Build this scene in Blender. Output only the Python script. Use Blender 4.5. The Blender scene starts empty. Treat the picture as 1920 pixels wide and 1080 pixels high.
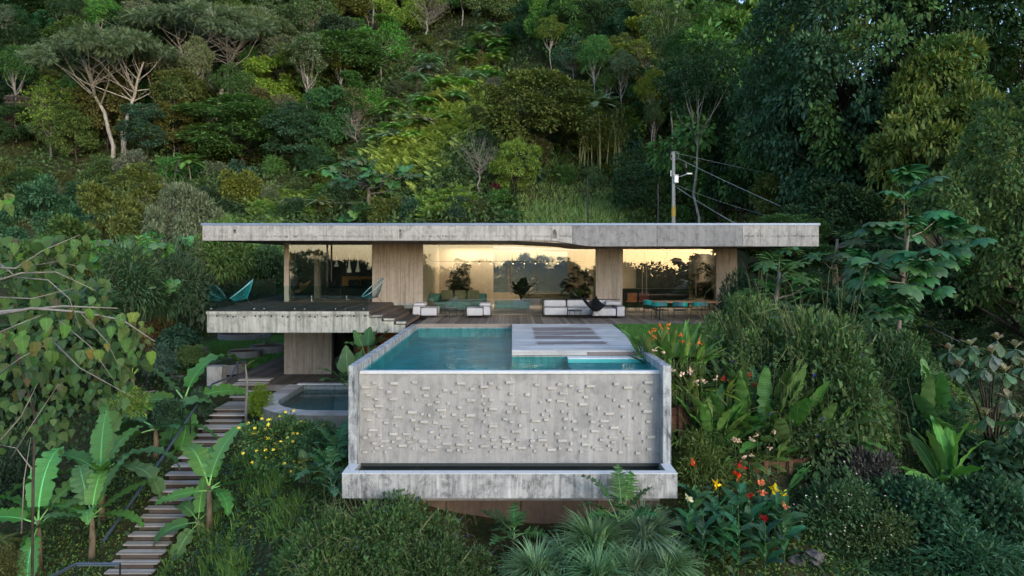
import bpy, bmesh, math, random
import numpy as np
from mathutils import Vector, Matrix, Euler, Quaternion

scene = bpy.context.scene
COL = scene.collection
random.seed(11)
RNG = np.random.default_rng(11)
R = math.radians

# ------------------------------------------------------------------ camera, sky, sun, exposure
CAMZ, F, CX, HY = 2.45, 1280.0, 960.0, 485.0
cam_data = bpy.data.cameras.new("camera")
cam_data.lens = 24.0
cam_data.sensor_width = 36.0
cam_data.shift_y = -(540.0 - HY) / 1920.0
cam_data.clip_end = 2000.0
cam = bpy.data.objects.new("camera", cam_data)
cam.location = (0, 0, CAMZ)
cam.rotation_euler = (math.pi / 2, 0, 0)
COL.objects.link(cam)
scene.camera = cam

SUN_EL, SUN_AZ = R(19.0), R(34.0)      # low, behind the camera and to its right
SUN_ROT = math.pi - SUN_AZ
world = bpy.data.worlds.new("World")
scene.world = world
world.use_nodes = True
wnt = world.node_tree
sky_node = wnt.nodes.new("ShaderNodeTexSky")
sky_node.sky_type = 'NISHITA'
sky_node.sun_disc = False
sky_node.sun_elevation = SUN_EL
sky_node.sun_rotation = SUN_ROT
sky_node.air_density = 1.0
sky_node.dust_density = 1.0
sky_node.ozone_density = 2.0
wnt.links.new(sky_node.outputs[0], wnt.nodes["Background"].inputs[0])
wnt.nodes["Background"].inputs[1].default_value = 0.15

sun_data = bpy.data.lights.new("sun", 'SUN')
sun_data.energy = 0.5
sun_data.angle = R(35)
sun_data.color = (1.0, 0.92, 0.83)
sun = bpy.data.objects.new("sun", sun_data)
# light travels along -Z of the lamp; the sun stands behind the camera (towards -Y), low
sun.rotation_euler = (math.pi / 2 - SUN_EL, 0, SUN_AZ)
COL.objects.link(sun)

scene.view_settings.view_transform = 'Standard'
scene.view_settings.look = 'None'
scene.view_settings.gamma = 1.0
scene.view_settings.use_curve_mapping = False
scene.view_settings.exposure = 1.42
scene.cycles.max_bounces = 7
scene.cycles.diffuse_bounces = 3
scene.cycles.glossy_bounces = 4
scene.cycles.transmission_bounces = 4
scene.cycles.transparent_max_bounces = 12
scene.cycles.sample_clamp_indirect = 6.0
scene.cycles.use_denoising = True
scene.cycles.caustics_reflective = False
scene.cycles.caustics_refractive = False


def at(px, py, D):
    """World point seen at photo pixel (px, py) at distance D in front of the camera."""
    return Vector(((px - CX) / F * D, D, CAMZ - (py - HY) / F * D))


def pix(p):
    return CX + p[0] / p[1] * F, HY - (p[2] - CAMZ) / p[1] * F


# ------------------------------------------------------------------ materials
def newmat(name):
    m = bpy.data.materials.new(name)
    m.use_nodes = True
    nt = m.node_tree
    nt.nodes.clear()
    out = nt.nodes.new("ShaderNodeOutputMaterial")
    return m, nt, out


class N:
    """Small node builder."""

    def __init__(s, nt):
        s.nt = nt

    def n(s, t, **kw):
        nd = s.nt.nodes.new(t)
        for k, v in kw.items():
            setattr(nd, k, v)
        return nd

    def l(s, a, b):
        s.nt.links.new(a, b)

    def pos(s):
        return s.n("ShaderNodeNewGeometry").outputs["Position"]

    def objco(s):
        return s.n("ShaderNodeTexCoord").outputs["Object"]

    def scaled(s, vec, sc):
        m = s.n("ShaderNodeMapping")
        m.inputs["Scale"].default_value = sc
        s.l(vec, m.inputs["Vector"])
        return m.outputs[0]

    def noise(s, vec, scale, detail=4, rough=0.55, dist=0.0):
        t = s.n("ShaderNodeTexNoise")
        t.inputs["Scale"].default_value = scale
        t.inputs["Detail"].default_value = detail
        t.inputs["Roughness"].default_value = rough
        t.inputs["Distortion"].default_value = dist
        s.l(vec, t.inputs["Vector"])
        return t.outputs["Fac"]

    def ramp(s, fac, stops):
        r = s.n("ShaderNodeValToRGB")
        e = r.color_ramp.elements
        while len(e) < len(stops):
            e.new(0.5)
        for el, (p, c) in zip(e, stops):
            el.position = p
            el.color = (c, c, c, 1) if isinstance(c, (int, float)) else (*c, 1)
        s.l(fac, r.inputs[0])
        return r.outputs[0]

    def mix(s, fac, a, b, blend='MIX'):
        m = s.n("ShaderNodeMix", data_type='RGBA', blend_type=blend)
        for sock, v in ((m.inputs[0], fac), (m.inputs[6], a), (m.inputs[7], b)):
            if isinstance(v, (int, float)):
                sock.default_value = v
            elif isinstance(v, tuple):
                sock.default_value = (*v, 1)
            else:
                s.l(v, sock)
        return m.outputs[2]

    def math(s, op, a, b=0.5, clamp=False):
        m = s.n("ShaderNodeMath", operation=op, use_clamp=clamp)
        for i, v in enumerate((a, b)):
            if isinstance(v, (int, float)):
                m.inputs[i].default_value = v
            else:
                s.l(v, m.inputs[i])
        return m.outputs[0]

    def sep(s, vec):
        x = s.n("ShaderNodeSeparateXYZ")
        s.l(vec, x.inputs[0])
        return x.outputs

    def maprange(s, v, a, b, c=0.0, d=1.0):
        m = s.n("ShaderNodeMapRange")
        s.l(v, m.inputs[0])
        for i, x in enumerate((a, b, c, d)):
            m.inputs[i + 1].default_value = x
        return m.outputs[0]

    def bump(s, h, strength=0.3, dist=0.02):
        b = s.n("ShaderNodeBump")
        b.inputs["Strength"].default_value = strength
        b.inputs["Distance"].default_value = dist
        s.l(h, b.inputs["Height"])
        return b.outputs[0]

    def bsdf(s, color, rough=0.7, spec=0.3, normal=None, metal=0.0):
        b = s.n("ShaderNodeBsdfPrincipled")
        for k, v in (("Base Color", color), ("Roughness", rough), ("Metallic", metal), ("Specular IOR Level", spec)):
            if isinstance(v, (int, float)):
                b.inputs[k].default_value = v
            elif isinstance(v, tuple):
                b.inputs[k].default_value = (*v, 1)
            else:
                s.l(v, b.inputs[k])
        if normal is not None:
            s.l(normal, b.inputs["Normal"])
        return b.outputs[0]


def concrete(name, base, dark, stain=0.5, streak=0.5, mold=0.0, scale=1.0, spots=False, drip=None):
    """Board-marked cast concrete: blotches, runs down the face, pores, black mould patches."""
    m, nt, out = newmat(name)
    k = N(nt)
    p = k.pos()
    big = k.noise(p, 0.9 * scale, 5, 0.6)
    mid = k.noise(p, 4.5 * scale, 6, 0.65, 0.4)
    fine = k.noise(p, 42 * scale, 3, 0.6)
    runs = k.noise(k.scaled(p, (9, 9, 0.55)), 1.0 * scale, 5, 0.65)
    c = k.mix(k.ramp(big, [(0.36, 0.0), (0.66, 1.0)]), base, tuple(0.80 * b + 0.2 * d for b, d in zip(base, dark)))
    c = k.mix(k.math('MULTIPLY', k.ramp(mid, [(0.5, 0.0), (0.66, 1.0)]), stain), c, dark)
    c = k.mix(k.math('MULTIPLY', k.ramp(runs, [(0.48, 0.0), (0.7, 1.0)]), streak), c, dark)
    pale = tuple(min(0.62, b * 1.35) for b in base)
    runs2 = k.noise(k.scaled(p, (6.1, 6.1, 0.4)), 1.3 * scale, 4, 0.6)
    c = k.mix(k.math('MULTIPLY', k.ramp(runs2, [(0.54, 0.0), (0.72, 1.0)]), streak * 0.9), c, pale)
    c = k.mix(k.math('MULTIPLY', k.ramp(fine, [(0.35, 1.0), (0.5, 0.0)]), 0.28), c, dark)
    if spots:
        v = k.n("ShaderNodeTexVoronoi")
        v.inputs["Scale"].default_value = 1.1
        k.l(p, v.inputs["Vector"])
        c = k.mix(k.math('MULTIPLY', k.ramp(v.outputs["Distance"], [(0.16, 1.0), (0.24, 0.0)]), 0.45), c, dark)
    if mold > 0:
        mo = k.noise(k.scaled(p, (1.6, 1.6, 1.1)), 1.5 * scale, 7, 0.72, 0.6)
        fi = k.noise(k.scaled(p, (14, 14, 4)), 1.0, 6, 0.75, 0.5)
        f = k.math('MULTIPLY', k.ramp(mo, [(0.46, 0.0), (0.6, 1.0)]), k.ramp(fi, [(0.36, 0.0), (0.62, 1.0)]))
        c = k.mix(k.math('MULTIPLY', f, mold), c, (0.055, 0.06, 0.058))
    if drip is not None:
        # black mould that settled along a board joint: a ragged line with short beards below it
        z = k.sep(p)[2]
        wav = k.math('MULTIPLY', k.math('SUBTRACT', k.noise(k.scaled(p, (2.2, 2.2, 0)), 1.0, 4, 0.6), 0.5), 0.16)
        d = k.math('ABSOLUTE', k.math('SUBTRACT', k.math('ADD', z, wav), drip))
        band = k.math('MULTIPLY', k.ramp(d, [(0.012, 1.0), (0.05, 0.0)]), k.ramp(k.noise(k.scaled(p, (16, 16, 9)), 1.0, 5, 0.7), [(0.44, 0.0), (0.56, 1.0)]))
        patch = k.ramp(k.noise(k.scaled(p, (.9, .9, 0)), 1.0, 3, 0.6), [(0.38, 0.15), (0.58, 1.0)])
        c = k.mix(k.math('MULTIPLY', k.math('MULTIPLY', band, patch), 0.85), c, (0.05, 0.05, 0.048))
        line = k.ramp(k.math('ABSOLUTE', k.math('SUBTRACT', z, drip + 0.02)), [(0.003, 0.35), (0.008, 0.0)])
        c = k.mix(line, c, dark)
    h = k.math('ADD', k.math('MULTIPLY', mid, 0.5), k.math('MULTIPLY', fine, 0.35))
    k.l(k.bsdf(c, 0.82, 0.25, k.bump(h, 0.35, 0.02)), out.inputs[0])
    return m


def plain(name, color, rough=0.6, spec=0.4, metal=0.0, var=0.12, scale=6.0, bump=0.0):
    m, nt, out = newmat(name)
    k = N(nt)
    n = k.noise(k.pos(), scale, 4, 0.6)
    c = k.mix(k.ramp(n, [(0.3, 0.0), (0.7, 1.0)]), tuple(x * (1 - var) for x in color), tuple(min(1, x * (1 + var)) for x in color))
    nor = k.bump(k.noise(k.pos(), scale * 18, 3), bump, 0.01) if bump else None
    k.l(k.bsdf(c, rough, spec, nor, metal), out.inputs[0])
    return m


def timber(name, a, b, axis=0, rough=0.75, grain=1.0):
    """Weathered boards: grain stretched along one axis, one tone per board from the object's own random."""
    m, nt, out = newmat(name)
    k = N(nt)
    p = k.pos()
    sc = [26 * grain, 26 * grain, 26 * grain]
    sc[axis] = 1.1
    g = k.noise(k.scaled(p, tuple(sc)), 1.0, 5, 0.65, 0.3)
    w = k.noise(p, 1.3, 4, 0.6)
    oi = k.n("ShaderNodeObjectInfo")
    t = k.math('ADD', k.math('MULTIPLY', g, 0.55), k.math('MULTIPLY', oi.outputs["Random"], 0.45))
    c = k.mix(k.ramp(t, [(0.25, 0.0), (0.75, 1.0)]), a, b)
    c = k.mix(k.math('MULTIPLY', k.ramp(w, [(0.45, 0.0), (0.7, 1.0)]), 0.45), c, tuple(x * 0.6 for x in a))
    k.l(k.bsdf(c, rough, 0.25, k.bump(g, 0.4, 0.01)), out.inputs[0])
    return m


def leafmat(name, translucent=0.25, rough=0.55, spec=0.25, veins=False, gain=1.28, var=0.35):
    """Leaf: the object's own colour, one tone per leaf, light passing through."""
    m, nt, out = newmat(name)
    k = N(nt)
    oi = k.n("ShaderNodeObjectInfo")
    geo = k.n("ShaderNodeNewGeometry")
    hsv = k.n("ShaderNodeHueSaturation")
    k.l(oi.outputs["Color"], hsv.inputs["Color"])
    rnd = geo.outputs["Random Per Island"]
    k.l(k.maprange(rnd, 0, 1, (1 - var) * gain, (1 + var) * gain), hsv.inputs["Value"])
    wn = k.n("ShaderNodeTexWhiteNoise", noise_dimensions='1D')
    k.l(rnd, wn.inputs["W"])
    k.l(k.maprange(wn.outputs["Value"], 0, 1, 0.475, 0.525), hsv.inputs["Hue"])
    hsv.inputs["Saturation"].default_value = 1.02
    col = hsv.outputs[0]
    nor = None
    if veins:
        co = k.objco()
        w = k.n("ShaderNodeTexWave", bands_direction='X')
        w.inputs["Scale"].default_value = 9.0
        w.inputs["Distortion"].default_value = 1.0
        k.l(co, w.inputs["Vector"])
        nor = k.bump(w.outputs["Fac"], 0.35, 0.02)
        n = k.noise(co, 3.0, 4, 0.6)
        col = k.mix(k.math('MULTIPLY', k.ramp(n, [(0.4, 0.0), (0.7, 1.0)]), 0.35), col, k.mix(1.0, col, (1.35, 1.15, 0.6), 'MULTIPLY'))
    b = k.bsdf(col, rough, spec, nor)
    tr = k.n("ShaderNodeBsdfTranslucent")
    k.l(k.mix(1.0, col, (1.25, 1.3, 0.7), 'MULTIPLY'), tr.inputs["Color"])
    mx = k.n("ShaderNodeMixShader")
    mx.inputs[0].default_value = translucent
    k.l(b, mx.inputs[1])
    k.l(tr.outputs[0], mx.inputs[2])
    k.l(mx.outputs[0], out.inputs[0])
    return m


def barkmat(name, a, b, scale=7.0):
    m, nt, out = newmat(name)
    k = N(nt)
    p = k.pos()
    n = k.noise(k.scaled(p, (1, 1, 0.35)), scale, 5, 0.65)
    c = k.mix(k.ramp(n, [(0.35, 0.0), (0.65, 1.0)]), a, b)
    k.l(k.bsdf(c, 0.85, 0.15, k.bump(n, 0.5, 0.03)), out.inputs[0])
    return m


def glassmat(name, tint, refl, rough=0.0):
    m, nt, out = newmat(name)
    k = N(nt)
    lw = k.n("ShaderNodeLayerWeight")
    lw.inputs["Blend"].default_value = 0.25
    tr = k.n("ShaderNodeBsdfTransparent")
    tr.inputs[0].default_value = (*tint, 1)
    gl = k.n("ShaderNodeBsdfGlossy")
    gl.inputs["Roughness"].default_value = rough
    gl.inputs["Color"].default_value = (0.95, 0.95, 0.95, 1)
    f = k.math('ADD', k.math('MULTIPLY', lw.outputs["Fresnel"], 0.6), refl, True)
    mx = k.n("ShaderNodeMixShader")
    k.l(f, mx.inputs[0])
    k.l(tr.outputs[0], mx.inputs[1])
    k.l(gl.outputs[0], mx.inputs[2])
    k.l(mx.outputs[0], out.inputs[0])
    return m


def watermat(name, tint, ripple=0.12, scale=(1.6, 5.0, 1), refl=0.6):
    m, nt, out = newmat(name)
    k = N(nt)
    h = k.noise(k.scaled(k.pos(), scale), 1.0, 3, 0.5, 0.3)
    nor = k.bump(h, ripple, 0.05)
    fr = k.n("ShaderNodeFresnel")
    fr.inputs[0].default_value = 1.33
    k.l(nor, fr.inputs["Normal"])
    tr = k.n("ShaderNodeBsdfTransparent")
    tr.inputs[0].default_value = (*tint, 1)
    gl = k.n("ShaderNodeBsdfGlossy")
    gl.inputs["Roughness"].default_value = 0.03
    k.l(nor, gl.inputs["Normal"])
    mx = k.n("ShaderNodeMixShader")
    k.l(k.math('MULTIPLY', fr.outputs[0], refl), mx.inputs[0])
    k.l(tr.outputs[0], mx.inputs[1])
    k.l(gl.outputs[0], mx.inputs[2])
    k.l(mx.outputs[0], out.inputs[0])
    return m


M = {}
M['concrete'] = concrete("weathered_concrete", (0.385, 0.375, 0.36), (0.15, 0.148, 0.142), 0.5, 0.6, 0.5, drip=3.30)
M['wall_conc'] = concrete("sheltered_concrete", (0.36, 0.31, 0.265), (0.18, 0.145, 0.115), 0.35, 0.8, 0.0)
M['slab_conc'] = concrete("slab_concrete", (0.38, 0.38, 0.34), (0.13, 0.14, 0.125), 0.4, 0.95, 0.6, drip=0.36)
M['pool_face'] = concrete("pool_face_concrete", (0.345, 0.34, 0.328), (0.19, 0.19, 0.19), 0.5, 0.55, 0.3, spots=True)
M['pool_wall'] = concrete("pool_wall_concrete", (0.42, 0.44, 0.45), (0.085, 0.10, 0.115), 0.5, 0.9, 1.0)
M['trough_conc'] = concrete("trough_concrete", (0.42, 0.42, 0.415), (0.12, 0.125, 0.13), 0.8, 0.9, 0.85)
M['rim'] = concrete("pale_rim_concrete", (0.60, 0.62, 0.63), (0.36, 0.38, 0.40), 0.3, 0.1, 0.0)
M['block'] = plain("relief_block_concrete", (0.395, 0.38, 0.355), 0.8, 0.2, var=0.18, scale=3)
M['base_conc'] = concrete("red_stained_concrete", (0.17, 0.115, 0.085), (0.09, 0.06, 0.045), 0.4, 0.4, 0.1)
M['inner_conc'] = concrete("interior_concrete", (0.42, 0.36, 0.29), (0.27, 0.22, 0.17), 0.2, 0.3, 0.0)
M['pale_wall'] = plain("pale_plaster", (0.62, 0.60, 0.54), 0.8, 0.2, var=0.06, scale=2)
M['flash'] = plain("blue_grey_metal", (0.16, 0.22, 0.33), 0.4, 0.5, 0.3, 0.1, 2)
M['black'] = plain("black_metal", (0.014, 0.016, 0.017), 0.45, 0.5, 0.3, 0.1)
M['rail_steel'] = plain("handrail_steel", (0.09, 0.12, 0.16), 0.35, 0.5, 0.4, 0.1)
M['steel'] = plain("bright_steel", (0.6, 0.6, 0.58), 0.25, 0.5, 0.9, 0.05)
M['brass'] = plain("warm_door_pull", (0.16, 0.12, 0.07), 0.35, 0.5, 0.8, 0.1)
M['black_cloth'] = plain("black_leather", (0.012, 0.013, 0.014), 0.55, 0.4, 0, 0.2)
M['dark_cloth'] = plain("dark_cloth", (0.03, 0.035, 0.035), 0.9, 0.1, 0, 0.2)
M['sofa'] = plain("pale_grey_upholstery", (0.42, 0.42, 0.445), 0.9, 0.15, 0, 0.07, 5, 0.25)
M['green_sofa'] = plain("sea_green_upholstery", (0.10, 0.22, 0.19), 0.9, 0.15, 0, 0.15, 5, 0.2)
M['cushion'] = plain("olive_cushion", (0.23, 0.22, 0.13), 0.9, 0.1, 0, 0.15, 6, 0.2)
M['tan_cloth'] = plain("tan_leather", (0.22, 0.17, 0.11), 0.7, 0.2, 0, 0.15)
M['teal'] = plain("teal_plastic", (0.0, 0.20, 0.165), 0.4, 0.4, 0, 0.1)
M['teal_cord'] = plain("teal_cord", (0.02, 0.26, 0.29), 0.5, 0.4, 0, 0.1)
M['pale_cord'] = plain("pale_blue_hoop", (0.22, 0.45, 0.5), 0.4, 0.4, 0, 0.1)
M['dark_cord'] = plain("dark_teal_cord", (0.02, 0.09, 0.11), 0.5, 0.4, 0, 0.1)
M['table_wood'] = timber("table_wood", (0.25, 0.13, 0.065), (0.38, 0.21, 0.11), 0)
M['head_wood'] = timber("headboard_wood", (0.35, 0.17, 0.05), (0.5, 0.26, 0.09), 0)
M['orange_wall'] = plain("orange_cabinet", (0.50, 0.16, 0.045), 0.6, 0.3, 0, 0.12)
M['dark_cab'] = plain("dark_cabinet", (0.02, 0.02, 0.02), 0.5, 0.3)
M['lamp_white'] = plain("white_blown_glass", (0.85, 0.84, 0.8), 0.15, 0.6, 0, 0.03)
M['deck'] = timber("grey_brown_deck", (0.10, 0.082, 0.07), (0.26, 0.22, 0.185), 1)
M['deck_dark'] = timber("dark_wet_deck", (0.04, 0.033, 0.03), (0.10, 0.08, 0.068), 1)
M['deck_low'] = timber("lower_deck_boards", (0.085, 0.07, 0.06), (0.17, 0.14, 0.12), 1)
M['deck_pale'] = timber("bleached_deck", (0.34, 0.35, 0.355), (0.52, 0.53, 0.53), 0)
M['deck_patch'] = timber("brown_deck_patch", (0.13, 0.115, 0.115), (0.24, 0.215, 0.205), 0)
M['step_wood'] = timber("step_boards", (0.045, 0.035, 0.03), (0.12, 0.09, 0.072), 0)
M['tread'] = timber("stair_tread_boards", (0.25, 0.235, 0.215), (0.50, 0.475, 0.45), 0)
M['retain'] = timber("red_brown_retaining_board", (0.10, 0.045, 0.028), (0.22, 0.11, 0.07), 0)
M['coping'] = timber("coping_boards", (0.30, 0.29, 0.28), (0.48, 0.47, 0.46), 1)
M['pool_floor'] = plain("turquoise_pool_lining", (0.002, 0.20, 0.225), 0.7, 0.2, 0, 0.35, 0.9)
M['pool_inner'] = concrete("wet_pool_concrete", (0.27, 0.31, 0.31), (0.09, 0.11, 0.105), 0.4, 0.4, 0.35)
M['small_pool_floor'] = plain("small_pool_lining", (0.16, 0.30, 0.29), 0.7, 0.2, 0, 0.2)
M['glass'] = glassmat("window_glass", (0.90, 0.93, 0.915), 0.10)
M['rail_glass'] = glassmat("balustrade_glass", (0.84, 0.93, 0.90), 0.03)
M['water'] = watermat("pool_water", (0.30, 0.88, 0.88), 0.3, refl=0.28)
M['dark_water'] = watermat("trough_water", (0.25, 0.35, 0.36), 0.05)
M['small_water'] = watermat("plunge_pool_water", (0.72, 0.88, 0.88), 0.05)
M['leaf'] = leafmat("leaf_foliage")
M['leaf_fine'] = leafmat("fine_foliage", 0.3, 0.65, 0.15, var=0.4)
M['bigleaf'] = leafmat("large_leaf", 0.22, 0.42, 0.35, veins=True, var=0.2)
M['rib'] = leafmat("leaf_midrib", 0.0, 0.5, 0.3, gain=2.4, var=0.1)
M['fern_leaf'] = leafmat("fern_frond", 0.3, 0.6, 0.2, gain=2.0, var=0.3)
M['flower'] = leafmat("flower_petals", 0.3, 0.6, 0.2, gain=1.0, var=0.25)
M['bark'] = barkmat("grey_bark", (0.10, 0.09, 0.07), (0.21, 0.19, 0.155))
M['bark_pale'] = barkmat("pale_bark", (0.20, 0.19, 0.17), (0.42, 0.40, 0.36), 3.0)
M['bark_dark'] = barkmat("dark_bark", (0.03, 0.026, 0.02), (0.075, 0.062, 0.05))
M['bark_banana'] = barkmat("banana_sheath", (0.09, 0.065, 0.04), (0.22, 0.18, 0.12), 9.0)
M['bamboo'] = barkmat("bamboo_cane", (0.20, 0.22, 0.09), (0.33, 0.33, 0.17), 4.0)
M['twig'] = barkmat("bare_twig", (0.16, 0.145, 0.125), (0.28, 0.26, 0.23))
M['green_stem'] = barkmat("green_stem", (0.045, 0.08, 0.025), (0.08, 0.12, 0.04))
M['loop_stem'] = barkmat("looping_stem", (0.10, 0.12, 0.05), (0.17, 0.18, 0.09))
M['pole'] = concrete("pole_concrete", (0.36, 0.35, 0.31), (0.2, 0.19, 0.17), 0.2, 0.4)
M['yellow'] = plain("yellow_band", (0.45, 0.30, 0.05), 0.6)
M['grey_paint'] = plain("grey_painted_steel", (0.40, 0.43, 0.44), 0.45, 0.4)
M['wire'] = plain("aluminium_wire", (0.33, 0.35, 0.34), 0.5, 0.4, 0.3)
M['soil'] = plain("brown_soil", (0.09, 0.055, 0.035), 0.95, 0.1, 0, 0.35, 5, 0.6)
M['ring'] = concrete("planter_concrete", (0.20, 0.20, 0.205), (0.10, 0.10, 0.105), 0.3, 0.4)
M['rock'] = concrete("grey_rock", (0.11, 0.105, 0.10), (0.09, 0.085, 0.08), 0.6, 0.0, 0.4)
M['stone'] = concrete("mossy_stone", (0.20, 0.19, 0.16), (0.07, 0.065, 0.05), 0.5, 0.3, 0.5)
mlamp, nt_, out_ = newmat("lit_bulb")
em_ = nt_.nodes.new("ShaderNodeEmission")
em_.inputs[0].default_value = (1.0, 0.72, 0.42, 1)
em_.inputs[1].default_value = 6.0
nt_.links.new(em_.outputs[0], out_.inputs[0])
M['bulb'] = mlamp


# ------------------------------------------------------------------ mesh helpers
def npmesh(name, V, Fc, mats=None, midx=None, smooth=False):
    """Mesh from numpy arrays; Fc is (n, 3)."""
    me = bpy.data.meshes.new(name)
    V = np.asarray(V, dtype=np.float32)
    Fc = np.asarray(Fc, dtype=np.int32)
    me.vertices.add(len(V))
    me.vertices.foreach_set("co", V.ravel())
    me.loops.add(Fc.size)
    me.loops.foreach_set("vertex_index", Fc.ravel())
    me.polygons.add(len(Fc))
    me.polygons.foreach_set("loop_start", np.arange(0, Fc.size, Fc.shape[1], dtype=np.int32))
    for m in (mats or []):
        me.materials.append(m)
    if midx is not None:
        me.polygons.foreach_set("material_index", np.asarray(midx, dtype=np.int32))
    if smooth:
        me.polygons.foreach_set("use_smooth", np.ones(len(Fc), dtype=bool))
    me.update(calc_edges=True)
    return me


def link(name, data, parent=None, loc=None, rot=None, scale=None):
    o = bpy.data.objects.new(name, data)
    COL.objects.link(o)
    if parent is not None:
        o.parent = parent
    if loc is not None:
        o.location = loc
    if rot is not None:
        o.rotation_euler = rot
    if scale is not None:
        o.scale = (scale,) * 3 if isinstance(scale, (int, float)) else scale
    return o


REG = []          # things whose labels are made unique at the end


def tag(o, label, cat, group=None, px=None):
    o['label'] = label
    o['category'] = cat
    if group:
        o['group'] = group
    REG.append([o, label, px])
    return o


def thing(name, label, cat, loc=(0, 0, 0), rotz=0.0, group=None, scale=None, px=None):
    o = link(name, None, None, loc, (0, 0, rotz), scale)
    o.empty_display_size = 0.2
    if px is None and loc[1] > 1:
        px = pix(loc)[0]
    return tag(o, label, cat, group, px)


def structure(o):
    o['kind'] = 'structure'
    return o


def stuff(o):
    o['kind'] = 'stuff'
    return o


class MB:
    """Collects boxes, prisms and tubes; build() makes ONE mesh object."""

    def __init__(s):
        s.v, s.f = [], []

    def add(s, verts, faces):
        o = len(s.v)
        s.v += [tuple(x) for x in verts]
        s.f += [tuple(i + o for i in f) for f in faces]
        return s

    def box(s, x0, x1, y0, y1, z0, z1):
        return s.add([(x0, y0, z0), (x1, y0, z0), (x1, y1, z0), (x0, y1, z0), (x0, y0, z1), (x1, y0, z1), (x1, y1, z1), (x0, y1, z1)],
                     [(0, 3, 2, 1), (4, 5, 6, 7), (0, 1, 5, 4), (1, 2, 6, 5), (2, 3, 7, 6), (3, 0, 4, 7)])

    def xprism(s, poly, y0, y1):
        """Polygon in xz (counter-clockwise seen from -y) pushed along y."""
        n = len(poly)
        v = [(x, y0, z) for x, z in poly] + [(x, y1, z) for x, z in poly]
        f = [tuple(range(n)), tuple(range(2 * n - 1, n - 1, -1))]
        f += [(i, i + n, (i + 1) % n + n, (i + 1) % n) for i in range(n)]
        return s.add(v, f)

    def zprism(s, poly, z0, z1):
        n = len(poly)
        v = [(x, y, z0) for x, y in poly] + [(x, y, z1) for x, y in poly]
        f = [tuple(range(n - 1, -1, -1)), tuple(range(n, 2 * n))]
        f += [(i, (i + 1) % n, (i + 1) % n + n, i + n) for i in range(n)]
        return s.add(v, f)

    def tube(s, pts, rad, n=6, cap=True):
        V, T = tube_arr(pts, rad, n, cap)
        return s.add(V.tolist(), T.tolist())

    def lathe(s, prof, n=24, c=(0, 0, 0)):
        m = len(prof)
        v = [(c[0] + r * math.cos(2 * math.pi * i / n), c[1] + r * math.sin(2 * math.pi * i / n), c[2] + z) for i in range(n) for r, z in prof]
        f = [(i * m + j, ((i + 1) % n) * m + j, ((i + 1) % n) * m + j + 1, i * m + j + 1) for i in range(n) for j in range(m - 1)]
        return s.add(v, f)

    def mesh(s, name, mat, smooth=False):
        me = bpy.data.meshes.new(name)
        me.from_pydata(s.v, [], s.f)
        if mat is not None:
            me.materials.append(mat)
        if smooth:
            me.polygons.foreach_set("use_smooth", [True] * len(me.polygons))
        return me

    def build(s, name, mat, parent=None, bevel=0.0, smooth=False, loc=None, rot=None):
        me = s.mesh(name, mat, smooth)
        if bevel:
            bm = bmesh.new()
            bm.from_mesh(me)
            es = [e for e in bm.edges if len(e.link_faces) == 2 and e.calc_face_angle(0) > 0.5]
            bmesh.ops.bevel(bm, geom=es, offset=bevel, segments=2, profile=0.6, affect='EDGES')
            bm.to_mesh(me)
            bm.free()
        return link(name, me, parent, loc, rot)


def tube_arr(pts, rad, n=6, cap=True):
    P = [Vector(p) for p in pts]
    if isinstance(rad, (int, float)):
        rad = [rad] * len(P)
    V, T = [], []
    up = Vector((0.13, 0.21, 1)).normalized()
    for i, p in enumerate(P):
        d = (P[min(i + 1, len(P) - 1)] - P[max(i - 1, 0)]).normalized()
        a = d.cross(up)
        if a.length < 0.05:
            a = d.cross(Vector((1, 0, 0)))
        a.normalize()
        b = d.cross(a)
        for j in range(n):
            t = 2 * math.pi * j / n
            V.append(p + (a * math.cos(t) + b * math.sin(t)) * rad[i])
    for i in range(len(P) - 1):
        for j in range(n):
            q = (i * n + j, i * n + (j + 1) % n, (i + 1) * n + (j + 1) % n, (i + 1) * n + j)
            T += [(q[0], q[1], q[2]), (q[0], q[2], q[3])]
    if cap:
        for base, flip in ((0, 1), ((len(P) - 1) * n, 0)):
            for j in range(1, n - 1):
                t = (base, base + j, base + j + 1)
                T.append(t[::-1] if flip else t)
    return np.array([tuple(v) for v in V], dtype=np.float32), np.array(T, dtype=np.int32)


class Geo:
    """Triangle arrays gathered into one mesh."""

    def __init__(s):
        s.V, s.T, s.m, s.o = [], [], [], 0

    def add(s, V, T, mat=0):
        if len(V) == 0:
            return s
        s.V.append(np.asarray(V, np.float32))
        s.T.append(np.asarray(T, np.int32) + s.o)
        s.m.append(np.full(len(T), mat, np.int32))
        s.o += len(V)
        return s

    def tube(s, pts, rad, n=5, mat=0):
        return s.add(*tube_arr(pts, rad, n, False), mat)

    def mesh(s, name, mats, smooth=False):
        return npmesh(name, np.concatenate(s.V), np.concatenate(s.T), mats, np.concatenate(s.m), smooth)


def norm(a):
    return a / np.maximum(np.linalg.norm(a, axis=-1, keepdims=True), 1e-6)


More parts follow.
